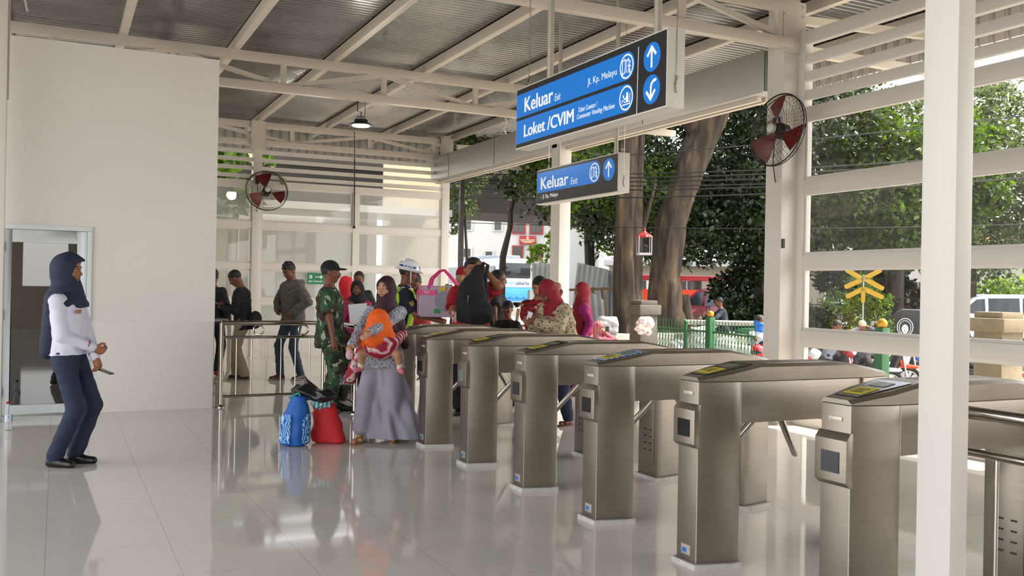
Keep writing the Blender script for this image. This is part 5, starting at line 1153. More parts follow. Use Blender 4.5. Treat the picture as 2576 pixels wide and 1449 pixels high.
def pillar(loc, w, h, label, mm, cap=.5):
    t = thing('stone_pillar', label, 'pillar', loc); b = MB(); b.bx(-w/2, w/2, -w/2, w/2, 0, h-.22); b.build('shaft', mm, t, bevel=.01)
    b = MB(); b.bx(-cap/2, cap/2, -cap/2, cap/2, h-.26, h-.08); b.build('cap_stone', mm, t, bevel=.015); b = MB(); b.bx(-w/2, w/2, -w/2, w/2, h-.08, h); b.build('top_stone', mm, t, bevel=.01); return t
pillar((9.62, 14.30, -.7), .36, 1.95, 'grey stone pillar left of the green fence with a sack hung on it', mat('grey_stone', '#55514b', .9, noise=(5, '#6c6861', .3), bump=.5), .46)
pillar((11.30, 8.40, -.7), .42, 1.92, 'brown stone gate pillar at the right edge beyond the turnstiles', mat('brown_stone', '#7c6f58', .9, noise=(5, '#93866d', .3), bump=.5), .60)

# ------------------------------------------------------------------ trees
def leaf_mat(name, c1, c2, tr=.45):
    m = bpy.data.materials.new(name); m.use_nodes = True; t = m.node_tree; t.nodes.clear(); out = t.nodes.new('ShaderNodeOutputMaterial')
    b = t.nodes.new('ShaderNodeBsdfPrincipled'); b.inputs['Roughness'].default_value = .38; tl = t.nodes.new('ShaderNodeBsdfTranslucent'); mx = t.nodes.new('ShaderNodeMixShader'); mx.inputs[0].default_value = tr
    tc = t.nodes.new('ShaderNodeTexCoord'); n = t.nodes.new('ShaderNodeTexNoise'); n.inputs['Scale'].default_value = 6.0; n.inputs['Detail'].default_value = 8
    r = t.nodes.new('ShaderNodeValToRGB'); r.color_ramp.elements[0].position = .38; r.color_ramp.elements[1].position = .66; r.color_ramp.elements[0].color = srgb(c1); r.color_ramp.elements[1].color = srgb(c2)
    g = t.nodes.new('ShaderNodeMixRGB'); g.blend_type = 'MULTIPLY'; g.inputs[0].default_value = 1; g.inputs[2].default_value = (1.5, 1.6, .5, 1)
    t.links.new(tc.outputs['Object'], n.inputs[0]); t.links.new(n.outputs['Fac'], r.inputs[0]); t.links.new(r.outputs[0], b.inputs['Base Color']); t.links.new(r.outputs[0], g.inputs[1]); t.links.new(g.outputs[0], tl.inputs[0])
    t.links.new(b.outputs[0], mx.inputs[1]); t.links.new(tl.outputs[0], mx.inputs[2]); t.links.new(mx.outputs[0], out.inputs[0]); return m
M_lf = leaf_mat('leaf_green', '#131e0e', '#587424'); M_lfd = leaf_mat('leaf_dark', '#0c140b', '#33461f', .22); M_lfl = leaf_mat('leaf_light', '#3a541d', '#7c9636', .45); M_lfg = leaf_mat('leaf_grey_green', '#2f3c26', '#66774a', .32)
M_bark = ramp_mat('rough_bark', 'noise', 3, [(0, '#1c1612'), (.42, '#2c231b'), (.55, '#473a2d'), (.72, '#65533a')], vec=(1.6, 1.6, .35), interp='LINEAR', detail=8, rough=.9, bump=.9)
M_barkd = mat('dark_bark', '#2a221b', .9, noise=(6, '#3b3027', .3), bump=.5)
def crown(name, parent, clusters, n, size, m, seed=1, droop=.2):
    R = np.random.RandomState(seed); tot = sum(c[3]**2.2 for c in clusters); Vs = []; 
    for (x, y, z, r, *sq) in clusters:
        k = int(n*r**2.2/tot); sz = sq[0] if sq else .75
        # sprigs: leaves gathered on random twigs
        ntw = max(6, k//14); d = R.normal(size=(ntw, 3)); d /= np.linalg.norm(d, axis=1)[:, None]; rr = r*R.uniform(.35, 1.0, (ntw, 1))**.6
        tw = d*rr*np.array([1, 1, sz]); idx = R.randint(0, ntw, k); p = tw[idx]+R.normal(size=(k, 3))*r*.10+np.array([x, y, z]); Vs.append(p)
    P = np.concatenate(Vs); k = len(P)
    a = R.uniform(0, 2*np.pi, k); tl = R.normal(0, .6, k)-droop; L = size*R.uniform(.6, 1.3, k); Wd = L*.28
    u = np.stack([np.cos(a)*np.cos(tl), np.sin(a)*np.cos(tl), np.sin(tl)], 1); w = np.cross(u, R.normal(size=(k, 3))); w /= np.linalg.norm(w, axis=1)[:, None]; nn = np.cross(u, w)
    c0 = P; c1 = P+u*L[:, None]*.45+w*Wd[:, None]+nn*Wd[:, None]*.25; c2 = P+u*L[:, None]; c3 = P+u*L[:, None]*.45-w*Wd[:, None]+nn*Wd[:, None]*.25
    V = np.stack([c0, c1, c2, c3], 1).reshape(-1, 3); F = np.arange(4*k).reshape(k, 4)
    me = bpy.data.meshes.new(name); me.vertices.add(4*k); me.vertices.foreach_set('co', V.astype(np.float32).ravel()); me.loops.add(4*k); me.loops.foreach_set('vertex_index', F.ravel().astype(np.int32))
    me.polygons.add(k); me.polygons.foreach_set('loop_start', (np.arange(k)*4).astype(np.int32)); me.polygons.foreach_set('loop_total', np.full(k, 4, np.int32)); me.update(calc_edges=True); me.materials.append(m)
    o = bpy.data.objects.new(name, me); COL.objects.link(o); o.parent = parent; return o
def trunk(parent, pts, rs, m, seg=18, rough=.10, name='trunk', seed=3, flute=5):
    R = np.random.RandomState(seed); P = [Vector(p) for p in pts]; Q = []; RR = []
    for i in range(len(P)-1):
        for k in range(6): t = k/6; Q.append(P[i].lerp(P[i+1], t)); RR.append(rs[i]+(rs[i+1]-rs[i])*t)
    Q.append(P[-1]); RR.append(rs[-1]); b = MB(); vs = []; ph = R.uniform(0, 6, 6); n = len(Q)
    for i, q in enumerate(Q):
        t = (Q[min(i+1, n-1)]-Q[max(i-1, 0)]).normalized(); N = t.cross(Vector((0, 1, 0))).normalized(); B = t.cross(N)
        for j in range(seg):
            a = 2*math.pi*j/seg; f = 1+rough*(math.sin(flute*a+ph[0]+.25*i)+.5*math.sin(9*a+ph[1]-.4*i)+.4*math.sin(.9*i+ph[2]))
            vs.append(q+(N*math.cos(a)+B*math.sin(a))*RR[i]*f)
    b.add(vs, [(i*seg+j, i*seg+(j+1) % seg, (i+1)*seg+(j+1) % seg, (i+1)*seg+j) for i in range(n-1) for j in range(seg)]+[tuple(range(seg))[::-1], tuple((n-1)*seg+j for j in range(seg))])
    return b.build(name, m, parent, smooth=True)
T = thing('tree', 'big upright tree with cracked bark and twin stems behind the small sign', 'tree', (11.52, 17.75, .45))
trunk(T, [(-.04, 0, -.1), (-.10, 0, 1.0), (-.12, 0, 2.6), (-.05, 0, 4.6), (.1, .1, 6.5)], [.32, .23, .21, .20, .15], M_bark); trunk(T, [(.20, 0, -.1), (.15, 0, 1.0), (.16, 0, 2.4), (.18, 0, 3.4), (.25, 0, 5.4)], [.26, .18, .17, .14, .10], M_bark, name='second_stem', seed=5)
b = MB(); b.tube([(.25, -.1, 2.2), (.42, -.15, 2.9), (.55, -.2, 3.4)], [.07, .05, .03], 8); b.build('branch_stub', M_bark, T, smooth=True)
crown('crown', T, [(-1.6, -.2, 3.4, 1.1), (-.8, 1.4, 4.6, 1.6), (.9, 1.0, 3.6, 1.0), (-2.6, 1.2, 4.6, 1.5), (0, 0, 6.8, 2.2), (1.2, 1.8, 3.0, .7)], 14000, .15, M_lf, 2)
T = thing('tree', 'massive leaning tree trunk with fluted roots, right of the twin stemmed tree', 'tree', (12.85, 18.2, .45))
trunk(T, [(.1, 0, -.1), (-.02, 0, .5), (-.05, 0, 1.3), (.12, -.02, 2.6), (.55, -.1, 3.9), (1.05, -.3, 5.2), (1.7, -.5, 7)], [.58, .42, .36, .34, .36, .36, .26], M_bark, seg=28, rough=.07, seed=8)
b = MB(); b.tube([(.42, -.15, .9), (.48, -.25, .3), (.7, -.3, -.1), (.95, -.35, -.3)], [.12, .13, .12, .08], 10); b.build('root', M_bark, T, smooth=True)
b = MB(); b.tube([(.9, -.2, 4.5), (.2, -.1, 5.4), (-.3, 0, 6.6)], [.26, .2, .15], 10); b.build('fork', M_bark, T, smooth=True)
crown('crown', T, [(2.6, .6, 4.4, 1.2), (2.2, 1.6, 3.0, 1.2), (1.6, 1.0, 5.8, 1.5), (3.6, 1.0, 3.6, 1.4), (4.2, 1.6, 2.6, 1.0), (1.4, 1.8, 2.1, .8), (2.9, 2.2, 2.2, .8), (0, 2.5, 3.8, 1.8), (1.5, 0, 7.2, 2.5), (4.0, 0, 6.2, 2)], 26000, .16, M_lfd, 4)
def big_tree(label, x, y, clusters, n, size, m, seed, tr=(.22, 6), z=-.7, bark=None):
    T = thing('tree', label, 'tree', (x, y, z)); trunk(T, [(0, 0, 0), (.05, 0, tr[1]*.5), (-.1, .1, tr[1])], [tr[0], tr[0]*.8, tr[0]*.5], bark or M_barkd, seed=seed); crown('crown', T, clusters, n, size, m, seed); return T
big_tree('dark leafy tree standing behind the column with the fan', 17.7, 20.6, [(-1.2, 0, 4.1, 1.4), (-.2, 0, 5.4, 1.9), (1.4, .5, 4.2, 1.5), (-2.8, .5, 4.8, 1.6), (-1.6, 1, 7, 2.4), (1.5, 0, 7, 2.2), (-3.6, 1.8, 4.4, 1.3), (0, 2, 4.2, 1.5), (-5, 2, 5.5, 2), (1.8, 1, 2.6, .8)], 26000, .17, M_lfd, 11, (.34, 7))
big_tree('bright green leafy tree filling the louvred window bay', 22.0, 19.7, [(-1.2, -.5, 4.9, 1.5), (.6, -.8, 5.9, 1.7), (-.8, -.6, 4.0, 1.1), (1.2, 0, 4.1, 1.3), (-1.8, .3, 6.8, 1.6), (.2, 1.5, 5.0, 1.9), (1.9, -.8, 5.2, 1.2), (-2.2, .6, 4.1, 1.0), (2.4, 0, 7.0, 1.2), (0, .8, 3.2, .8)], 32000, .20, M_lf, 12, (.24, 6))
big_tree('tall hazy tree beyond the right end of the louvres', 27.0, 21.2, [(0, 0, 6.6, 2.2), (2.2, -1.6, 5.4, 1.9), (-1.8, 1.2, 5.2, 2.0), (1, .5, 8.6, 1.5), (3.6, -3, 7.2, 1.9), (.4, 0, 3.9, 1.7), (3.0, -2, 3.3, 1.4), (-2.6, 2, 3.2, 1.4), (5.2, -4.5, 4.6, 1.8), (-1.6, 1.5, 8.2, 1.2)], 30000, .20, M_lfg, 13, (.26, 7))
big_tree('sunlit tree far left of the big trunks over the tin fence', 15.3, 25.9, [(0, 0, 5.3, 1.5), (-.9, .4, 5.9, .8), (1.5, -.7, 5.0, 1.5), (.6, -.3, 3.9, .9), (1.6, -.8, 3.6, .8), (2.8, -1.3, 4.4, 1.2), (0, 0, 7.8, 2.4), (-1.7, .8, 6.3, .6)], 20000, .17, M_lf, 14, (.2, 6))
big_tree('leafy tree right behind the corner column above the bus', 12.6, 29.5, [(-.2, 0, 5.9, .9), (-.5, 0, 4.9, .7), (.5, 0, 7.0, 1.0), (-.8, 0, 4.2, .45), (-1.2, .4, 7.0, 1.1)], 6000, .15, M_lfg, 15, (.07, 5))
T = thing('tree', 'thin crooked dark trunk with big leaves in front of the bus', 'tree', (11.05, 23.4, -.3)); trunk(T, [(.0, 0, 0), (.03, 0, 2.6), (.22, 0, 3.4), (.22, 0, 3.9), (.45, 0, 4.8), (.7, 0, 5.8)], [.10, .085, .075, .07, .06, .05], M_barkd, seg=10)
crown('crown', T, [(.7, 0, 5.3, .8), (1.1, 0, 4.7, .5), (.1, 0, 4.5, .35), (1.7, .2, 5.0, .7), (.4, 0, 6.2, .9), (2.2, .3, 4.7, .6)], 1600, .26, M_lfd, 21)
T = thing('tree', 'big leaved plant seen through the glazed wall left of the far fan', 'plant', (3.6, 23.0, -.7)); trunk(T, [(0, 0, 0), (.1, 0, 3.4)], [.08, .05], M_barkd, seg=8); crown('crown', T, [(0, 0, 4.2, .7), (-.6, 0, 4.8, .8), (.3, .4, 5.3, .8), (-1.2, .2, 4.2, .7)], 700, .36, M_lf, 22)
def shrub(label, x, y, z, cl, n, size, m, seed): T = thing('shrub', label, 'shrub', (x, y, z)); b = MB(); [b.tube([(0, 0, 0), (.1*math.cos(k*2), .1*math.sin(k*2), .5)], .02, 6) for k in range(3)]; b.build('stem', M_barkd, T); crown('foliage', T, cl, n, size, m, seed); return T
shrub('yellow green climbing shrub right of the railway crossing sign', 19.9, 18.6, -.7, [(0, 0, 1.9, .55), (.1, 0, 1.3, .5), (-.3, .1, 2.4, .4), (-.7, .2, 1.2, .6), (-.9, .3, 1.9, .5)], 5000, .09, M_lfl, 31)
shrub('dark fern like shrubs below the railway crossing sign', 18.9, 19.6, -.7, [(-1.0, .4, 1.7, .7), (-.2, 0, 1.4, .6), (-1.9, .9, 1.5, .6), (.4, 0, 1.0, .5), (-1.3, 1.0, 2.9, .8), (.0, .8, 3.0, .7), (-1.8, 1.4, 2.2, .7), (1.1, .4, 2.6, .6)], 8000, .17, M_lfd, 32)
shrub('dark shrub between the crossing sign and the three wheeler', 23.0, 20.2, -.7, [(0, 0, 1.9, .9), (-.9, .6, 2.1, .7), (-.3, .4, 2.8, .6)], 4000, .17, M_lfd, 33)
shrub('sunlit low shrubs behind the white car', 33.5, 24.5, -.3, [(0, 0, 1.9, 1.0), (1.6, -1, 2.0, .8), (-1.2, 1.0, 2.0, .8), (3, -2, 1.8, .8)], 4000, .2, M_lfl, 34)
shrub('hanging pale green sprigs in front of the white building', 13.9, 26.7, -.3, [(0, 0, 2.75, .35, 1.6), (.5, -.2, 3.1, .35, 1.6)], 900, .14, M_lfl, 35)

# ------------------------------------------------------------------ buildings far behind
M_bw = mat('white_facade', '#aeaca7', .8); M_wr = mat('dark_red_frame', '#7a2b26', .6); M_wd = mat('dark_window', '#3a3c3c', .2)
B = thing('building', 'white building with dark red window frames and a red sign, behind the bus', 'building', (33.2, 70.0, -.3), R_(-27))
b = MB(); b.bx(-7.5, 7.0, 0, 9, 0, 16); b.build('wall', M_bw, B)
def win(par, x, z, w, h, fr=M_wr, n=2, y=0):
    b = MB(); b.bx(x-w/2, x+w/2, y-.14, y+.02, z-h/2, z+h/2); f = b.build('window', fr, par); b = MB(); t = min(.14, w*.12)
    for i in range(n):
        a = x-w/2+t+(w-2*t)*i/n; c = x-w/2+t+(w-2*t)*(i+1)/n-.06; b.bx(a, c, y-.17, y-.10, z-h/2+t, z+h/2-t)
    b.build('pane', M_wd, f)
for x, z, w, h in ((1.2, 6.95, 1.15, 1.3), (2.65, 6.95, 1.15, 1.3), (1.15, 4.85, .95, 1.0), (2.65, 4.75, .95, 1.2), (1.2, 9.2, 1.15, 1.3), (2.65, 9.2, 1.15, 1.3)): win(B, x, z, w, h)
for x, z in ((-.5, 7.0), (-3.0, 7.0), (-3.0, 4.6), (-1.2, 4.4)): win(B, x, z, .8, 1.0, M_bw, 1)
b = MB(); b.bx(1.95-.68, 1.95+.68, -.25, -.05, 5.45, 6.15); s = b.build('sign_board', mat('sign_red', '#8e1c22', .5), B); b = MB(); [b.bx(1.95-w/2, 1.95+w/2, -.28, -.24, z, z+.045) for w, z in ((1.2, 5.80), (1.1, 5.69), (.7, 5.59))]; b.sphere((1.95, -.26, 5.98), (.10, .04, .11)); b.build('sign_print', mat('sign_cream', '#d9c99a', .5), s)
B = thing('building', 'grey side building partly hidden behind the middle column', 'building', (37.5, 62, -.3), R_(-27)); b = MB(); b.bx(0, 5, 0, 8, 0, 12); b.build('wall', mat('grey_facade', '#a9aaa9', .8), B)
B = thing('building', 'pale low buildings across the road behind the red van', 'building', (38, 48, -.3), R_(-35)); b = MB(); b.bx(-7, 10, 0, 6, 0, 3.4); b.build('wall', mat('drab_facade', '#7d776c', .8), B); b = MB(); b.bx(-7.3, 10.3, -.8, 6.2, 3.4, 3.7); b.build('roof', mat('grey_roof', '#8f9091', .6), B)
for x in (-5, -2, 1, 4, 7): win(B, x, 1.9, 1.2, 1.4, M_greyw, 2)
B = thing('building', 'white roadside building with a tan awning beyond the white car', 'building', (43, 29, -.3), R_(-50)); b = MB(); b.bx(-9, 10, 0, 6, 0, 5.5); b.build('wall', M_bw, B); b = MB(); b.bx(-6, 8, -1.2, 0, 4.2, 5.1); b.build('awning', mat('tan_awning', '#b08a56', .7), B)
for x in (-6, -2, 2, 6): win(B, x, 1.6, 1.6, 2.0, M_greyw, 2)

# tin fence and shack frame
M_tin = mat('weathered_tin', '#8d9092', .45, .5, noise=(2.5, '#a4a7a8', .3)); M_wood = mat('rough_timber', '#6a5138', .85, noise=(8, '#806343', .3))
def tin(label, a, c, z0, z1, lean=0, tilt=0, name='tin_sheet', ztop2=None):
    a, c = Vector(a), Vector(c); L = (c-a).length; d = (c-a)/L; n = Vector((d.y, -d.x, 0)); b = MB(); vs = []; N = int(L/.038)
    for i in range(N+1):
        t = i/N; q = a+d*(L*t)+n*(.02*math.sin(i*math.pi/2)); zt = z1+((ztop2 if ztop2 is not None else z1)-z1)*t
        for z, k in ((z0, 0), (zt, 1)):
            for e in (0, .004): p = q+n*(lean*k+e)+d*tilt*k; vs.append((p.x, p.y, z))
    fs = []
    for i in range(N): A = 4*i; B_ = A+4; fs += [(A, B_, B_+2, A+2), (A+1, A+3, B_+3, B_+1), (A+2, B_+2, B_+3, A+3), (A, A+1, B_+1, B_)]
    b.add(vs, fs+[(0, 2, 3, 1), (4*N, 4*N+1, 4*N+3, 4*N+2)]); return tag(b.build(name, M_tin), label, 'fence sheet')
tin('grey corrugated tin fence panel left of the middle column', (12.77, 24.93, 0), (13.7, 24.48, 0), -.3, 2.2)
tin('leaning corrugated tin fence panel right of the middle column', (13.76, 24.45, 0), (14.6, 24.04, 0), -.3, 2.25, 0, .25, ztop2=2.05)
tin('corrugated tin fence panel closest to the twin stemmed tree', (14.6, 24.35, 0), (15.8, 23.79, 0), -.3, 2.1, ztop2=1.9)
tin('loose tin sheet propped beside the twin stemmed tree', (11.62, 19.42, 0), (12.0, 19.2, 0), -.7, 1.45, .2, -.2, ztop2=1.2)
s = thing('timber_frame', 'rough timber shack frame in front of the tin fence', 'frame', (11.95, 20.0, -.7))
for i, (x0, z0, x1, z1) in enumerate(((-.5, 0, -.75, 2.2), (-.05, 0, .0, 2.2), (.55, .0, .2, 2.2), (-.6, 1.25, 1.5, 1.25), (-.9, 2.1, .9, 2.2))):
    b = MB(); b.beam((x0, -x0*.45, z0), (x1, -x1*.45, z1), .07, .06); b.build('timber', M_wood, s)
s = thing('timber_frame', 'leaning timber slats and steel post left of the red T-shirt boy', 'frame', (9.02, 17.85, -.7))
for x0, z0, x1, z1 in ((-.55, 0, -.8, 1.75), (-.35, 0, -.15, 1.7), (-.75, .0, -.5, 1.6), (-.9, 1.3, .3, 1.35)):
    b = MB(); b.beam((x0, -x0*.45, z0), (x1, -x1*.45, z1), .05, .05); b.build('timber', M_wood, s)
b = MB(); b.bx(.05, .15, -.05, .05, 0, 2.1); b.build('steel_post', M_tin, s)

# green fence with golden balls
M_gr = mat('fence_green_paint', '#0e5f30', .5, noise=(9, '#18552d', .3)); M_gold = mat('gold_ball', '#b88718', .3, .3)
def gpost(x, y, h, w, label):
    t = thing('fence_post', label, 'post', (x, y, -.7)); b = MB(); b.bx(-w/2, w/2, -w/2, w/2, 0, h); b.build('post_body', M_gr, t, bevel=.006); b = MB(); b.sphere((0, 0, h+w*.42), w*.5, 18, 12); b.build('ball', M_gold, t, smooth=True)
    b = MB(); [b.sphere((w*.1, -w/2, h*q), (.018, .006, .012)) for q in (.93, .62, .55)]; b.build('rust_spot', mat('rust', '#8a5a3a', .8), t)
gpost(10.36, 13.31, 1.68, .125, 'green square fence post with gold ball near the white sacks'); gpost(8.96, 8.21, 1.72, .125, 'green square fence post with gold ball seen through the louvred wall')
def gfence(label, a, c, n, h=1.5, rails=(1.42, .25), z=-.7, r=.008, over=.12):
    a, c = Vector((*a, z)), Vector((*c, z)); t = thing('green_fence', label, 'fence', a); d = c-a
    for q in rails: b = MB(); b.beam((0, 0, q), d+Vector((0, 0, q)), .035, .035); b.build('rail', M_gr, t)
    for i in range(n+1): p = d*(i/n); b = MB(); b.tube([p, p+Vector((0, 0, h+over))], r, 6); b.build('bar', M_gr, t)
    b = MB()
    for i in range(0, n-1): p = d*(i/n); q = d*((i+2)/n); b.tube([p+Vector((0, 0, h-.08)), q+Vector((0, 0, h-.42))], .004, 4); b.tube([q+Vector((0, 0, h-.08)), p+Vector((0, 0, h-.42))], .004, 4)
    b.build('lattice', M_gr, t); return t
gfence('low green bar fence left of the gold ball post', (10.62, 15.5), (10.38, 13.42), 18); gfence('low green bar fence right of the gold ball post', (10.34, 13.2), (10.0, 11.7), 13)
b = MB(); b.tube([(10.30, 13.95, -.7), (10.30, 13.95, .85)], .032, 10); b.sphere((10.3, 13.95, .87), .04); tag(b.build('fence_pole', M_gr, smooth=True), 'round green fence pole between the sacks and the gold ball post', 'pole')
gfence('far green fence behind the crossing sign', (19.6, 24.6), (24.0, 21.6), 30, 1.9, (1.8, .9), -.7, .01)
gfence('dark green road fence in front of the red van', (14.6, 22.0), (19.8, 20.6), 34, 1.2, (1.15, .3), -.4, .009)

# sacks
M_sack = mat('white_poly_sack', '#c3c3c2', .55, noise=(12, '#b0b0b0', .3)); M_sackp = ramp_mat('sack_print', 'noise', 14, [(0, '#dededc'), (.55, '#c98f94'), (.62, '#e4e2df')], rough=.6)
def sack(label, x, y, z, w, h, seed, m=None, lean=0):
    t = thing('sack', label, 'sack', (x, y, z), R_(-30)); g = SDF((-.4, -.35, -.02), (.4, .35, h+.1), .012); g.tower(rot('X', lean), [(0, 0, 0, w*.42, w*.28), (.1, 0, 0, w*.5, w*.34), (h*.7, 0, 0, w*.47, w*.30), (h*.93, .02, 0, w*.40, w*.18), (h, .03, 0, w*.34, w*.08)], .03, fold=(5, .01, seed)); g.wrinkle(.010, 20, seed); g.half(v3(0, 0, .003), (0, 0, -1)); g.build('sack_body', M_sack, t, 1)
    b = MB(); b.beam((-.05*w, -w*.345, h*.40), (.22*w, -w*.345, h*.42), .01, .14*h); b.build('print', m or M_sackp, t); return t
sack('tall white sack with red print left of the gold ball post', 11.72, 15.40, -.1, .46, .82, 1); sack('white sack right of the gold ball post', 12.20, 15.20, -.1, .50, .62, 2); sack('small white sack nearest the red motorbike helmet', 12.62, 15.02, -.1, .38, .46, 3); sack('slumped white sack at the root of the leaning tree', 11.25, 15.55, -.1, .30, .55, 6)
sack('white sack with blue print lying on the low wall', 9.95, 16.08, .55, .48, .36, 4, mat('blue_print', '#2f86a8', .6), 14)
g = SDF((-.3, -.2, -.3), (.3, .2, .3), .01); g.ell((0, 0, .05), (.15, .07, .12), .02); g.ell((-.08, 0, -.04), (.12, .05, .12), .03); g.ell((.05, 0, -.1), (.06, .05, .08), .03); g.wrinkle(.014, 28, 5)
o = g.build('sack', M_sackp, None); o.location = (9.46, 13.98, .80); o.rotation_euler = (0, 0, R_(-30)); tag(o, 'crumpled white and red sack hung on the grey stone pillar', 'sack')
t = thing('plank_table', 'grey plank table behind the green fence under the leaning tree', 'table', (13.2, 16.4, -.7), R_(-30)); b = MB(); b.bx(-.9, .9, -.5, .5, 1.42, 1.5); b.build('table_top', M_conc, t)
for x in (-.8, .8):
    for y in (-.42, .42): b = MB(); b.bx(x-.04, x+.04, y-.04, y+.04, 0, 1.42); b.build('leg', M_wood, t)
c = thing('bird_cage', 'white bird cage with red roof hanging between the two trunks', 'cage', (10.70, 15.92, 2.15), R_(-25), scale=.86)
b = MB(); b.lathe([(.20, .42), (.17, .47), (.06, .53), (.01, .58)], (0, 0, 0), 8); b.lathe([(.02, .57), (.03, .60), (.005, .66)], (0, 0, 0), 8); b.build('roof', mat('cage_red', '#b3242a', .5), c); b = MB(); b.bx(-.16, .16, -.16, .16, 0, .05); b.build('tray', M_sack, c)
b = MB(); [b.bx(x-.01, x+.01, y-.01, y+.01, 0, .45) for x in (-.15, .15) for y in (-.15, .15)]; b.build('frame', M_sack, c); b = MB(); [b.bx(-.15+.03*i-.002, -.15+.03*i+.002, y-.002, y+.002, .04, .44) for i in range(11) for y in (-.15, .15)]; [b.bx(x-.002, x+.002, -.15+.03*i-.002, -.15+.03*i+.002, .04, .44) for i in range(11) for x in (-.15, .15)]; b.build('bars', M_dark, c)
b = MB(); b.tube([(0, 0, .64), (.0, .0, 1.0)], .004, 5); b.build('hook', M_dark, c)
# overhead cables
for i, (za, zb, sag, r) in enumerate(((4.25, 4.9, .25, .012), (4.05, 4.15, .3, .012), (3.95, 3.98, .25, .014), (3.90, 3.9, .28, .014), (3.84, 3.8, .30, .012), (3.72, 3.86, .32, .014), (3.50, 3.75, .28, .014), (2.95, 2.80, .22, .008))):
    P0 = Vector((7.9, 20.4, za)); P1 = Vector((17.5, 6.5, zb)); b = MB(); b.tube([P0.lerp(P1, k/16)-Vector((0, 0, sag*math.sin(math.pi*k/16))) for k in range(17)], r, 5)
    tag(b.build('overhead_cable', M_black, smooth=True), ['highest','second highest','third highest','fourth highest','fifth highest','sixth highest','seventh highest','lowest, thinnest'][i]+' black cable crossing in front of the trees', 'cable', 'overhead cables outside the hall')

# crossing sign
x_ = thing('railway_crossing_sign', 'yellow double cross railway crossing sign on a thin pole', 'sign', (18.58, 17.66, -.7), R_(-45)); M_yl = mat('crossing_yellow', '#b38d15', .5)
def board(a, c, w=.12):
    b = MB(); a = Vector((a[0], 0, a[1])); c = Vector((c[0], 0, c[1])); d = (c-a).normalized(); n = Vector((-d.z, 0, d.x))*w/2; e = d*w*.28
    P = [a-n*.6-e, a+n*.6-e, a+n, c+n, c+n*.6+e, c-n*.6+e, c-n, a-n]; b.add([p+Vector((0, -.012, 0)) for p in P]+[p+Vector((0, .012, 0)) for p in P], [tuple(range(8)), tuple(range(8, 16))[::-1]]+[(i, (i+1) % 8, (i+1) % 8+8, i+8) for i in range(8)]); return b.build('board', M_yl, x_)
zc = 2.50
for a, c in (((-.40, .26), (-.07, .07)), ((.39, .26), (.06, .07)), ((-.42, -.17), (-.07, .0)), ((.46, -.20), (.06, .03))): board((a[0], zc+a[1]), (c[0], zc+c[1]))
board((-.38, zc-.42), (-.02, zc-.22)); board((.46, zc-.42), (.02, zc-.22)); board((0, zc-.22), (0, zc-.54), .10)
b = MB(); b.tube([(0, .03, 0), (0, .03, zc+.15)], .022, 8); b.build('pole', M_tin, x_)
pb = thing('concrete_bench', 'reddish worn concrete bench behind the seated men', 'bench', (20.2, 21.3, -.7), R_(-40)); b = MB(); b.bx(-1.6, .9, 0, .3, 0, 1.45); b.build('back', mat('worn_red_concrete', '#a5685a', .9, noise=(7, '#b98a76', .3)), pb, bevel=.03); b = MB(); b.bx(-1.2, 1.9, -.5, 0, 0, 1.2); b.build('seat', mat('worn_red_concrete2', '#9d6250', .9, noise=(7, '#b48470', .3)), pb, bevel=.08)
# ------------------------------------------------------------------ vehicles
M_tyre = mat('tyre', '#191817', .8); M_rim = mat('alloy_rim', '#c9c9c9', .3, .7); M_cg = mat('car_glass', '#1c2226', .06); M_headl = mat('lamp_clear', '#dfe3e4', .15); M_tail = mat('lamp_red', '#c22a1c', .3); M_amber = mat('lamp_amber', '#e0a020', .3)
def wheel(par, c, r, w, m=None):
    Rm = Matrix.Rotation(R_(90), 3, 'X'); b = MB(); b.lathe([(r*.62, -w/2), (r*.92, -w/2), (r, -w*.3), (r, w*.3), (r*.92, w/2), (r*.62, w/2)], c, 24, Rm); t = b.build('wheel', M_tyre, par, smooth=35); b = MB(); b.lathe([(.001, w*.42), (r*.60, w*.36), (r*.60, -w*.36), (.001, -w*.42)], c, 20, Rm, caps=False); b.build('rim', m or M_rim, t, smooth=30)
def shell(par, name, low, W, m, inset=None, bev=.03):
    """low: list of (x,z) side outline; loft across width with tumble-home above z0"""
    z0, z1, ti = inset or (1e9, 2e9, 0); rings = []
    for s, sc in ((-1, .97), (-.96, 1), (.96, 1), (1, .97)):
        ring = []
        cx = sum(p[0] for p in low)/len(low); cz = sum(p[1] for p in low)/len(low)
        for x, z in low:
            k = max(0, min(1, (z-z0)/(z1-z0))); ring.append((cx+(x-cx)*sc, s*(W/2-ti*k), cz+(z-cz)*sc))
        rings.append(ring)
    b = MB(); b.loft(rings); return b.build(name, m, par, bevel=bev)
def sidewin(par, poly, W, inset, m=M_cg):
    z0, z1, ti = inset
    for s in (-1, 1):
        b = MB(); A = [(x, s*(W/2-ti*max(0, min(1, (z-z0)/(z1-z0)))+.006), z) for x, z in poly]; B_ = [(x, y-s*.02, z) for x, y, z in A]; n = len(A)
        b.add(A+B_, [tuple(range(n)), tuple(range(n, 2*n))[::-1]]+[(i, (i+1) % n, (i+1) % n+n, i+n) for i in range(n)]); b.build('side_window', m, par)
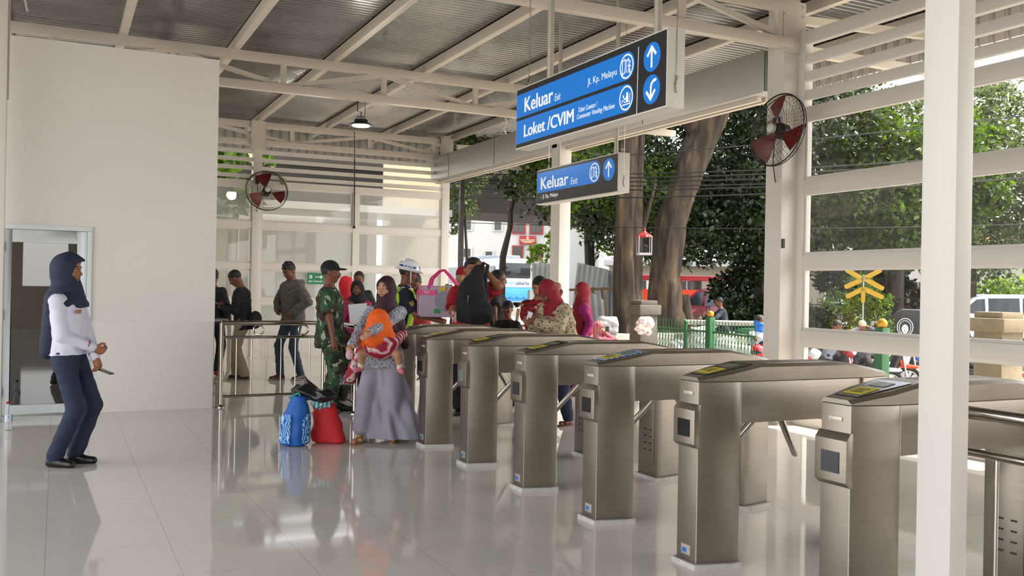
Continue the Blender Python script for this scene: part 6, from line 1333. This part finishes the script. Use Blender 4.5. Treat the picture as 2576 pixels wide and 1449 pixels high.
# red van: x forward
M_vr = mat('maroon_car_paint', '#6e1426', .25, .2, coat=.6)
v = thing('van', 'dark red people carrier van behind the fence and motorbike rider', 'van', (24.0, 30.2, -.22), R_(112)); ins = (1.0, 1.85, .16)
shell(v, 'body', [(-2.15, .35), (2.2, .35), (2.25, .75), (2.1, .95), (1.45, 1.12), (.7, 1.72), (.2, 1.84), (-1.7, 1.86), (-2.02, 1.76), (-2.2, 1.0)], 1.70, M_vr, ins)
sidewin(v, [(1.25, 1.15), (.62, 1.62), (.35, 1.68), (.35, 1.12)], 1.7, ins); sidewin(v, [(.22, 1.12), (.22, 1.7), (-.7, 1.72), (-.7, 1.12)], 1.7, ins); sidewin(v, [(-.8, 1.12), (-.8, 1.72), (-1.65, 1.70), (-1.85, 1.2), (-1.7, 1.12)], 1.7, ins)
b = MB(); b.add([(-2.17, -.62, 1.12), (-2.17, .62, 1.12), (-2.06, .56, 1.70), (-2.06, -.56, 1.70), (-2.13, -.62, 1.12), (-2.13, .62, 1.12), (-2.02, .56, 1.70), (-2.02, -.56, 1.70)], [(0,1,2,3), (7,6,5,4), (0,4,5,1), (1,5,6,2), (2,6,7,3), (3,7,4,0)]); b.build('rear_window', mat('grey_glass', '#595c58', .15), v)
for s in (-1, 1): b = MB(); b.bx(-2.22, -2.08, s*.80-.05, s*.80+.05, .78, 1.08); b.build('tail_lamp', M_tail, v); b = MB(); b.bx(-2.23, -2.08, s*.80-.05, s*.80+.05, .66, .77); b.build('indicator', M_amber, v)
b = MB(); b.bx(-2.3, -1.95, -.7, .7, 1.78, 1.84); b.build('spoiler', M_vr, v)
for x in (-1.35, 1.4):
    for s in (-1, 1): wheel(v, (x, s*.76, .31), .31, .2)
# white SUV
M_cw = mat('white_car_paint', '#eeeeee', .25, coat=.6)
v = thing('car', 'white off-road car parked beyond the brown stone pillar', 'car', (27.7, 21.2, -.32), R_(146)); ins = (1.1, 1.9, .14)
shell(v, 'body', [(-2.25, .45), (2.25, .45), (2.3, .9), (2.15, 1.08), (1.2, 1.18), (.55, 1.74), (.1, 1.86), (-1.9, 1.88), (-2.15, 1.7), (-2.3, 1.1)], 1.85, M_cw, ins); sidewin(v, [(.95, 1.25), (.45, 1.68), (.2, 1.70), (.2, 1.2)], 1.85, ins); sidewin(v, [(.1, 1.2), (.1, 1.72), (-.85, 1.74), (-.85, 1.2)], 1.85, ins); sidewin(v, [(-.95, 1.2), (-.95, 1.74), (-1.7, 1.70), (-2.0, 1.3)], 1.85, ins)
for x in (-1.4, 1.4):
    for s in (-1, 1): wheel(v, (x, s*.82, .36), .36, .24)
b = MB(); b.bx(-2.35, 2.35, -.9, .9, .36, .58); b.build('lower_trim', M_dark, v, bevel=.04)
# city bus
M_bb = mat('bus_blue', '#2f86c4', .35, coat=.3); M_bs = mat('bus_silver', '#c3cbd2', .3, .2)
v = thing('bus', 'blue and silver city bus seen from behind above the crowd', 'bus', (27.25, 55.7, .22), R_(87)); W_ = 2.5; prof = [(0, .35), (10.5, .35), (10.7, 1.2), (10.5, 3.0), (10.2, 3.2), (.4, 3.25), (.08, 3.05), (0, 1.2)]
shell(v, 'body', prof, W_, M_bs, (1.8, 3.2, .10), .05); b = MB(); b.bx(-.03, 10.4, -1.262, 1.262, .4, 1.35); b.build('blue_skirt', M_bb, v, bevel=.02)
b = MB(); b.bx(-.05, .04, -1.12, 1.12, 1.95, 2.95); b.build('rear_window', M_cg, v, bevel=.04); b = MB(); b.bx(-.045, .0, -1.22, 1.22, 1.35, 1.90); pnl = b.build('silver_panel', M_bs, v)
MT = Matrix(((0,0,-1,-.055), (-1,0,0,.62), (0,1,0,1.52), (0,0,0,1))); b = MB(); b.text('trans', .34, MT, offset=.004, shear=.2); b.build('lettering', M_bb, pnl); b = MB(); b.text('jakarta', .34, MT @ Matrix.Translation((.72, 0, 0)), offset=.006); b.build('lettering', mat('bus_dark_blue', '#1d2f5c', .4), pnl)
b = MB(); b.text('005', .18, Matrix(((0,0,-1,-.055), (-1,0,0,-.62), (0,1,0,1.78), (0,0,0,1)))); b.build('number', mat('number_orange', '#c98a5a', .5), pnl)
for s in (-1, 1): b = MB(); b.bx(-.02, .1, s*.95-.12, s*.95+.12, 3.02, 3.12); b.build('marker_lamp', M_dark, v)
for s in (-1, 1): b = MB(); b.bx(.5, 10.2, s*1.255-.01, s*1.255+.01, 1.55, 2.75); b.build('side_glass', M_cg, v)
b = MB(); b.bx(1.2, 8.5, -.9, .9, 3.2, 3.5); b.build('roof_pod', mat('bus_grey', '#6c757c', .5), v, bevel=.08)
for x in (2.2, 8.3):
    for s in (-1, 1): wheel(v, (x, s*1.15, .48), .48, .28)
b = MB(); [b.bx(-.04, 0, -1.0+.25*i, -.82+.25*i, .55, .62+.08*(i % 2)) for i in range(8)]; b.build('grille', M_cb, v)
# orange local bus
v = thing('bus', 'orange and blue local bus with red roof edge, far behind the trunks', 'bus', (28.7, 38.9, -.2), R_(-26)); b = MB(); b.bx(-2.7, 2.7, -1.1, 1.1, .4, 1.35); b.build('lower_body', mat('bus_navy', '#39466b', .4), v, bevel=.04)
b = MB(); b.bx(-2.72, 2.72, -1.12, 1.12, 1.15, 1.75); b.build('orange_band', mat('bus_orange', '#e5461f', .4), v); b = MB(); b.bx(-2.6, 2.6, -1.08, 1.08, 2.2, 2.45); b.build('roof', mat('bus_red', '#a8262a', .4), v, bevel=.05); b = MB(); b.bx(-2.73, 2.73, -1.13, 1.13, 1.10, 1.16); b.build('white_stripe', M_paper, v)
for i in range(6): b = MB(); b.bx(-2.6+i*1.02, -2.48+i*1.02, -1.08, 1.08, 1.75, 2.22); b.build('window_pillar', M_dark, v)
for x in (-1.7, 1.7):
    for s in (-1, 1): wheel(v, (x, s*1.0, .45), .45, .25)
# three wheeler
v = thing('three_wheeler', 'blue three wheeled taxi with black hood and white hooded figure print', 'three wheeler', (21.85, 18.25, -.7), R_(-48)); M_bj = mat('bajaj_blue', '#1556a8', .4)
b = MB(); b.prism([(-1.2, .35), (1.1, .3), (1.35, .6), (1.2, .95), (-1.25, .95)], -.62, .62, 1); b.build('body', M_bj, v, bevel=.04)
b = MB(); b.prism([(-1.25, .95), (.7, .95), (.95, 1.0), (.75, 1.55), (.45, 1.72), (-.8, 1.74), (-1.15, 1.55)], -.60, .60, 1); hd_ = b.build('hood', mat('bajaj_hood', '#26272a', .6), v, bevel=.05); b = MB(); b.prism([(-1.1, 1.56), (.72, 1.56), (.44, 1.74), (-.8, 1.765)], -.55, .55, 1); b.build('roof_cover', mat('bajaj_grey', '#77787a', .7), v, bevel=.02)
M_wp = mat('white_print', '#dfe3e6', .5); b = MB(); y = -.608
def ln(pts, w): b.tube([(p[0], y, p[1]) for p in pts], w, 5)
cx, cz = -.72, 1.22
ln([(cx+.20*math.cos(a), cz+.05+.24*math.sin(a)) for a in [R_(-50+k*20) for k in range(15)]], .012); ln([(cx+.15*math.cos(a), cz+.04+.19*math.sin(a)) for a in [R_(-60+k*20) for k in range(16)]], .009); ln([(cx-.13, cz-.13), (cx-.3, cz-.24)], .012); ln([(cx+.13, cz-.13), (cx+.32, cz-.24)], .012); ln([(cx-.05, cz-.15), (cx-.03, cz-.26), (cx+.02, cz-.16), (cx+.06, cz-.26)], .010)
b.prism([(cx+.085*math.cos(a), cz+.0+.125*math.sin(a)) for a in [k*math.pi/8 for k in range(16)]], y-.004, y+.004, 1); b.build('figure_print', M_wp, hd_); b = MB(); [b.box((cx+q*.035, y-.006, cz+.03), (.03, .004, .012)) for q in (-1, 1)]; b.box((cx, y-.006, cz-.06), (.05, .004, .012)); b.box((cx, y-.006, cz-.02), (.01, .004, .05)); b.build('figure_face', M_dark, hd_)
wheel(v, (1.0, 0, .22), .22, .12); [wheel(v, (-.75, s*.55, .22), .22, .12) for s in (-1, 1)]
# motorbikes, x forward
def bike(label, x, y, rz, c1, c2='#191a1c', z=-.7, first=[None]):
    t = thing('motorbike', label, 'motorbike', (x, y, z), R_(rz)); m1 = mat('bike_paint_'+c1, c1, .25, coat=.5); m2 = mat('bike_paint_'+c2, c2, .35); Rm = Matrix.Rotation(R_(90), 3, 'X')
    for px in (-.60, .62):
        b = MB(); b.tube([(px+.25*math.cos(a), 0, .28+.25*math.sin(a)) for a in [k*math.pi/12 for k in range(24)]], .035, 8, closed=True); w = b.build('wheel', M_tyre, t, smooth=True)
        b = MB(); b.tube([(px+.20*math.cos(a), 0, .28+.20*math.sin(a)) for a in [k*math.pi/12 for k in range(24)]], .016, 6, closed=True); [b.beam((px, 0, .28), (px+.2*math.cos(a), 0, .28+.2*math.sin(a)), .03, .02, up=(0, 1, 0)) for a in [k*math.pi*2/5 for k in range(5)]]; b.lathe([(.04, -.04), (.04, .04)], (px, 0, .28), 12, Rm); b.build('rim', M_rim, w)
    g = SDF((-.95, -.3, .1), (.9, .3, 1.2), .018); g.ell((-.15, 0, .45), (.38, .13, .13), .05); g.ell((-.55, 0, .66), (.38, .11, .10), .05); g.cap((.28, 0, .45), (.42, 0, .82), .10, .11, .06, sq=(1, .8, 1)); g.build('body_panel', m1, t)
    g = SDF((-.95, -.3, .3), (1.0, .3, 1.2), .018); g.ell((.48, 0, .90), (.13, .14, .12), .02); g.cap((.45, 0, .70), (.56, 0, .60), .09, .03, .03); g.ell((.62, 0, .57), (.24, .06, .05), .02); g.ell((.0, 0, .42), (.16, .15, .10), .03); g.build('front_fairing', m2, t)
    b = MB(); b.sphere((.57, 0, .92), (.06, .09, .07), 12, 8); b.build('headlamp', M_headl, t, smooth=True); b = MB(); b.tube([(.50, .07, .84), (.60, .07, .30)], .02, 6); b.tube([(.50, -.07, .84), (.60, -.07, .30)], .02, 6); b.build('fork', M_rim, t)
    g = SDF((-.95, -.3, .5), (.3, .3, 1.0), .018); g.cap((-.75, 0, .80), (-.05, 0, .76), .09, .10, .02, sq=(1, .75, 1.5)); g.build('seat', M_black, t)
    b = MB(); b.tube([(.42, -.33, .98), (.46, -.12, 1.0), (.46, .12, 1.0), (.42, .33, .98)], .014, 6); b.build('handlebar', M_black, t, smooth=True)
    for s in (-1, 1): b = MB(); b.tube([(.45, s*.2, 1.0), (.43, s*.26, 1.12)], .006, 5); b.sphere((.43, s*.28, 1.15), (.012, .06, .035), 10, 6); b.build('mirror', M_black, t)
    b = MB(); b.tube([(-.1, -.15, .3), (-.75, -.17, .38)], .04, 8); b.build('exhaust', M_rim, t); b = MB(); b.box((-.93, 0, .72), (.05, .13, .07)); b.build('tail_lamp', M_tail, t); return t
bikes = [('white and black motorbike under the man in navy, red helmet on its mirror', 11.55, 13.28, -60, '#d9dce0', '#1a1b1e'), ('bright red motorbike first in the row seen below the louvre rail', 13.7, 14.9, -70, '#c2182b', '#b9bcc0'),
    ('black and red motorbike under the man in the grey shirt', 14.75, 15.0, -64, '#1a1b1e', '#8e1f2c'), ('silver fronted motorbike under the man in the knitted cap', 15.35, 14.65, -58, '#2b2d31', '#c9cdd1'), ('black motorbike with orange stripe left of the green post', 16.5, 15.2, -55, '#191a1c', '#d34a24'),
    ('white motorbike partly behind the green post', 17.6, 15.9, -50, '#c9ced4', '#1b1c1f'), ('motorbike with white spoked front wheel right of the green post', 18.75, 17.35, -42, '#202226', '#cfd3d6'), ('motorbike half hidden by the foreground column and the brown pillar', 16.6, 12.0, -60, '#23252a', '#dfe2e6'), ('red motorbike at the right edge behind the brown pillar', 16.2, 10.4, -65, '#b8202c', '#c9cdd1'), ]
for k_ in bikes: bike(*k_)
bike('dark motorbike ridden by the striped shirt person near the van', 14.4, 17.9, 150, '#1f5a38', '#191a1c', z=-.12) 
M_rh = mat('red_helmet', '#c4162a', .15, coat=.6)
def helmet(label, loc, m, rz): t = thing('motorbike_helmet', label, 'helmet', loc, R_(rz)); g = SDF((-.2,)*3, (.2,)*3, .009); g.ell((0, 0, 0), (.14, .125, .135), 0); g.half((0, 0, -.10), (0, 0, -1)); g.build('helmet_shell', m, t); b = MB(); b.sphere((.045, 0, -.005), (.105, .115, .07), 16, 10); b.build('visor', M_cg, t, smooth=True)
helmet('shiny red helmet hanging on the motorbike in front of the man in navy', (11.22, 13.05, .38), M_rh, 200); helmet('red and black helmet on the bright red motorbike', (13.75, 14.6, .42), M_rh, 190); helmet('white helmet resting on the motorbike left of the green post', (17.5, 15.6, .42), M_hel, 200)
# people in the street
sit = dict(drop=.26, feet={'L': (.30, .22, .02), 'R': (.30, -.22, .02)})
F = Fig('person in navy jacket sitting on a motorbike with a hand over the mouth', (11.64, 13.20, -.58), 228, 1.66, 'b', lean=8, head=(6, 6, 0), hands={'R': (.21, -.02, 1.17), 'L': (.30, .14, .80)}, h=.010, **sit); F.body(curl={'R': 1}); F.trousers(M_blk); F.shirt(mat('dark_navy_jacket', '#20273f', .85), 'long', ease=.03); F.hair('full')
F = Fig('person with a blue cloth mask around the face standing behind the man in navy', (12.15, 14.10, -.7), 250, 1.68, 'b', head=(50, 0, 0), h=.010, hands={'R': ('w', 11.55, 13.5, .55)}); F.body(); F.trousers(M_blk); F.shirt(mat('grey_white_shirt', '#a3a9b0', .85), 'long', ease=.025); F.hair(); g = F.hgrid(.2); g.ell(F.hd(.02, 0, .06), (.105, .09, .075), .02); g.cap(F.hd(-.03, 0, .1), F.hd(.0, 0, -.04), .09, .10, .03); g.wrinkle(.005, 40, 1); g.build('face_cloth', mat('blue_face_cloth', '#1f6fc0', .7), F.root)
F = Fig('person in light grey shirt sitting sideways with the chin on a hand', (14.83, 15.03, -.52), -20, 1.66, 'b', lean=14, head=(-10, 14, 0), hands={'R': (.33, .0, 1.06), 'L': (.34, .12, .80)}, h=.010, **sit); F.body(curl={'R': 1}); F.trousers(M_blk); F.shirt(mat('light_grey_shirt', '#7f8b96', .85), 'long', ease=.03); F.hair()
F = Fig('person in knitted beige cap with both hands raised to the face', (15.47, 14.72, -.52), 226, 1.64, 'b', lean=8, head=(0, 8, 0), hands={'R': (.19, -.07, 1.28), 'L': (.16, .14, 1.30)}, elbow={'L': (.4, 1, -.6), 'R': (.4, -1, -.6)}, h=.010, **sit); F.body(curl={'R': 1, 'L': 1}); F.trousers(M_blk); F.shirt(mat('dusty_purple_shirt', '#5b5560', .85), 'long', ease=.03); F.hair(); F.cap_(mat('knitted_beige', '#c9ad86', .9), back=True)
F = Fig('person in navy and white striped shirt riding past the red van', (14.35, 17.9, -.05), 150, 1.60, 'b', lean=12, drop=.26, feet={'L': (.30, .2, .02), 'R': (.30, -.2, .02)}, hands={'R': (.5, -.22, .95), 'L': (.5, .22, .95)}, h=.010); F.body(); F.trousers(M_blk); F.shirt(ramp_mat('navy_white_stripes', 'wave', 4.5, [(0, '#1b2433'), (.6, '#cfd8df')], vec=(0, 0, 1)), 'long', ease=.03); F.hair()
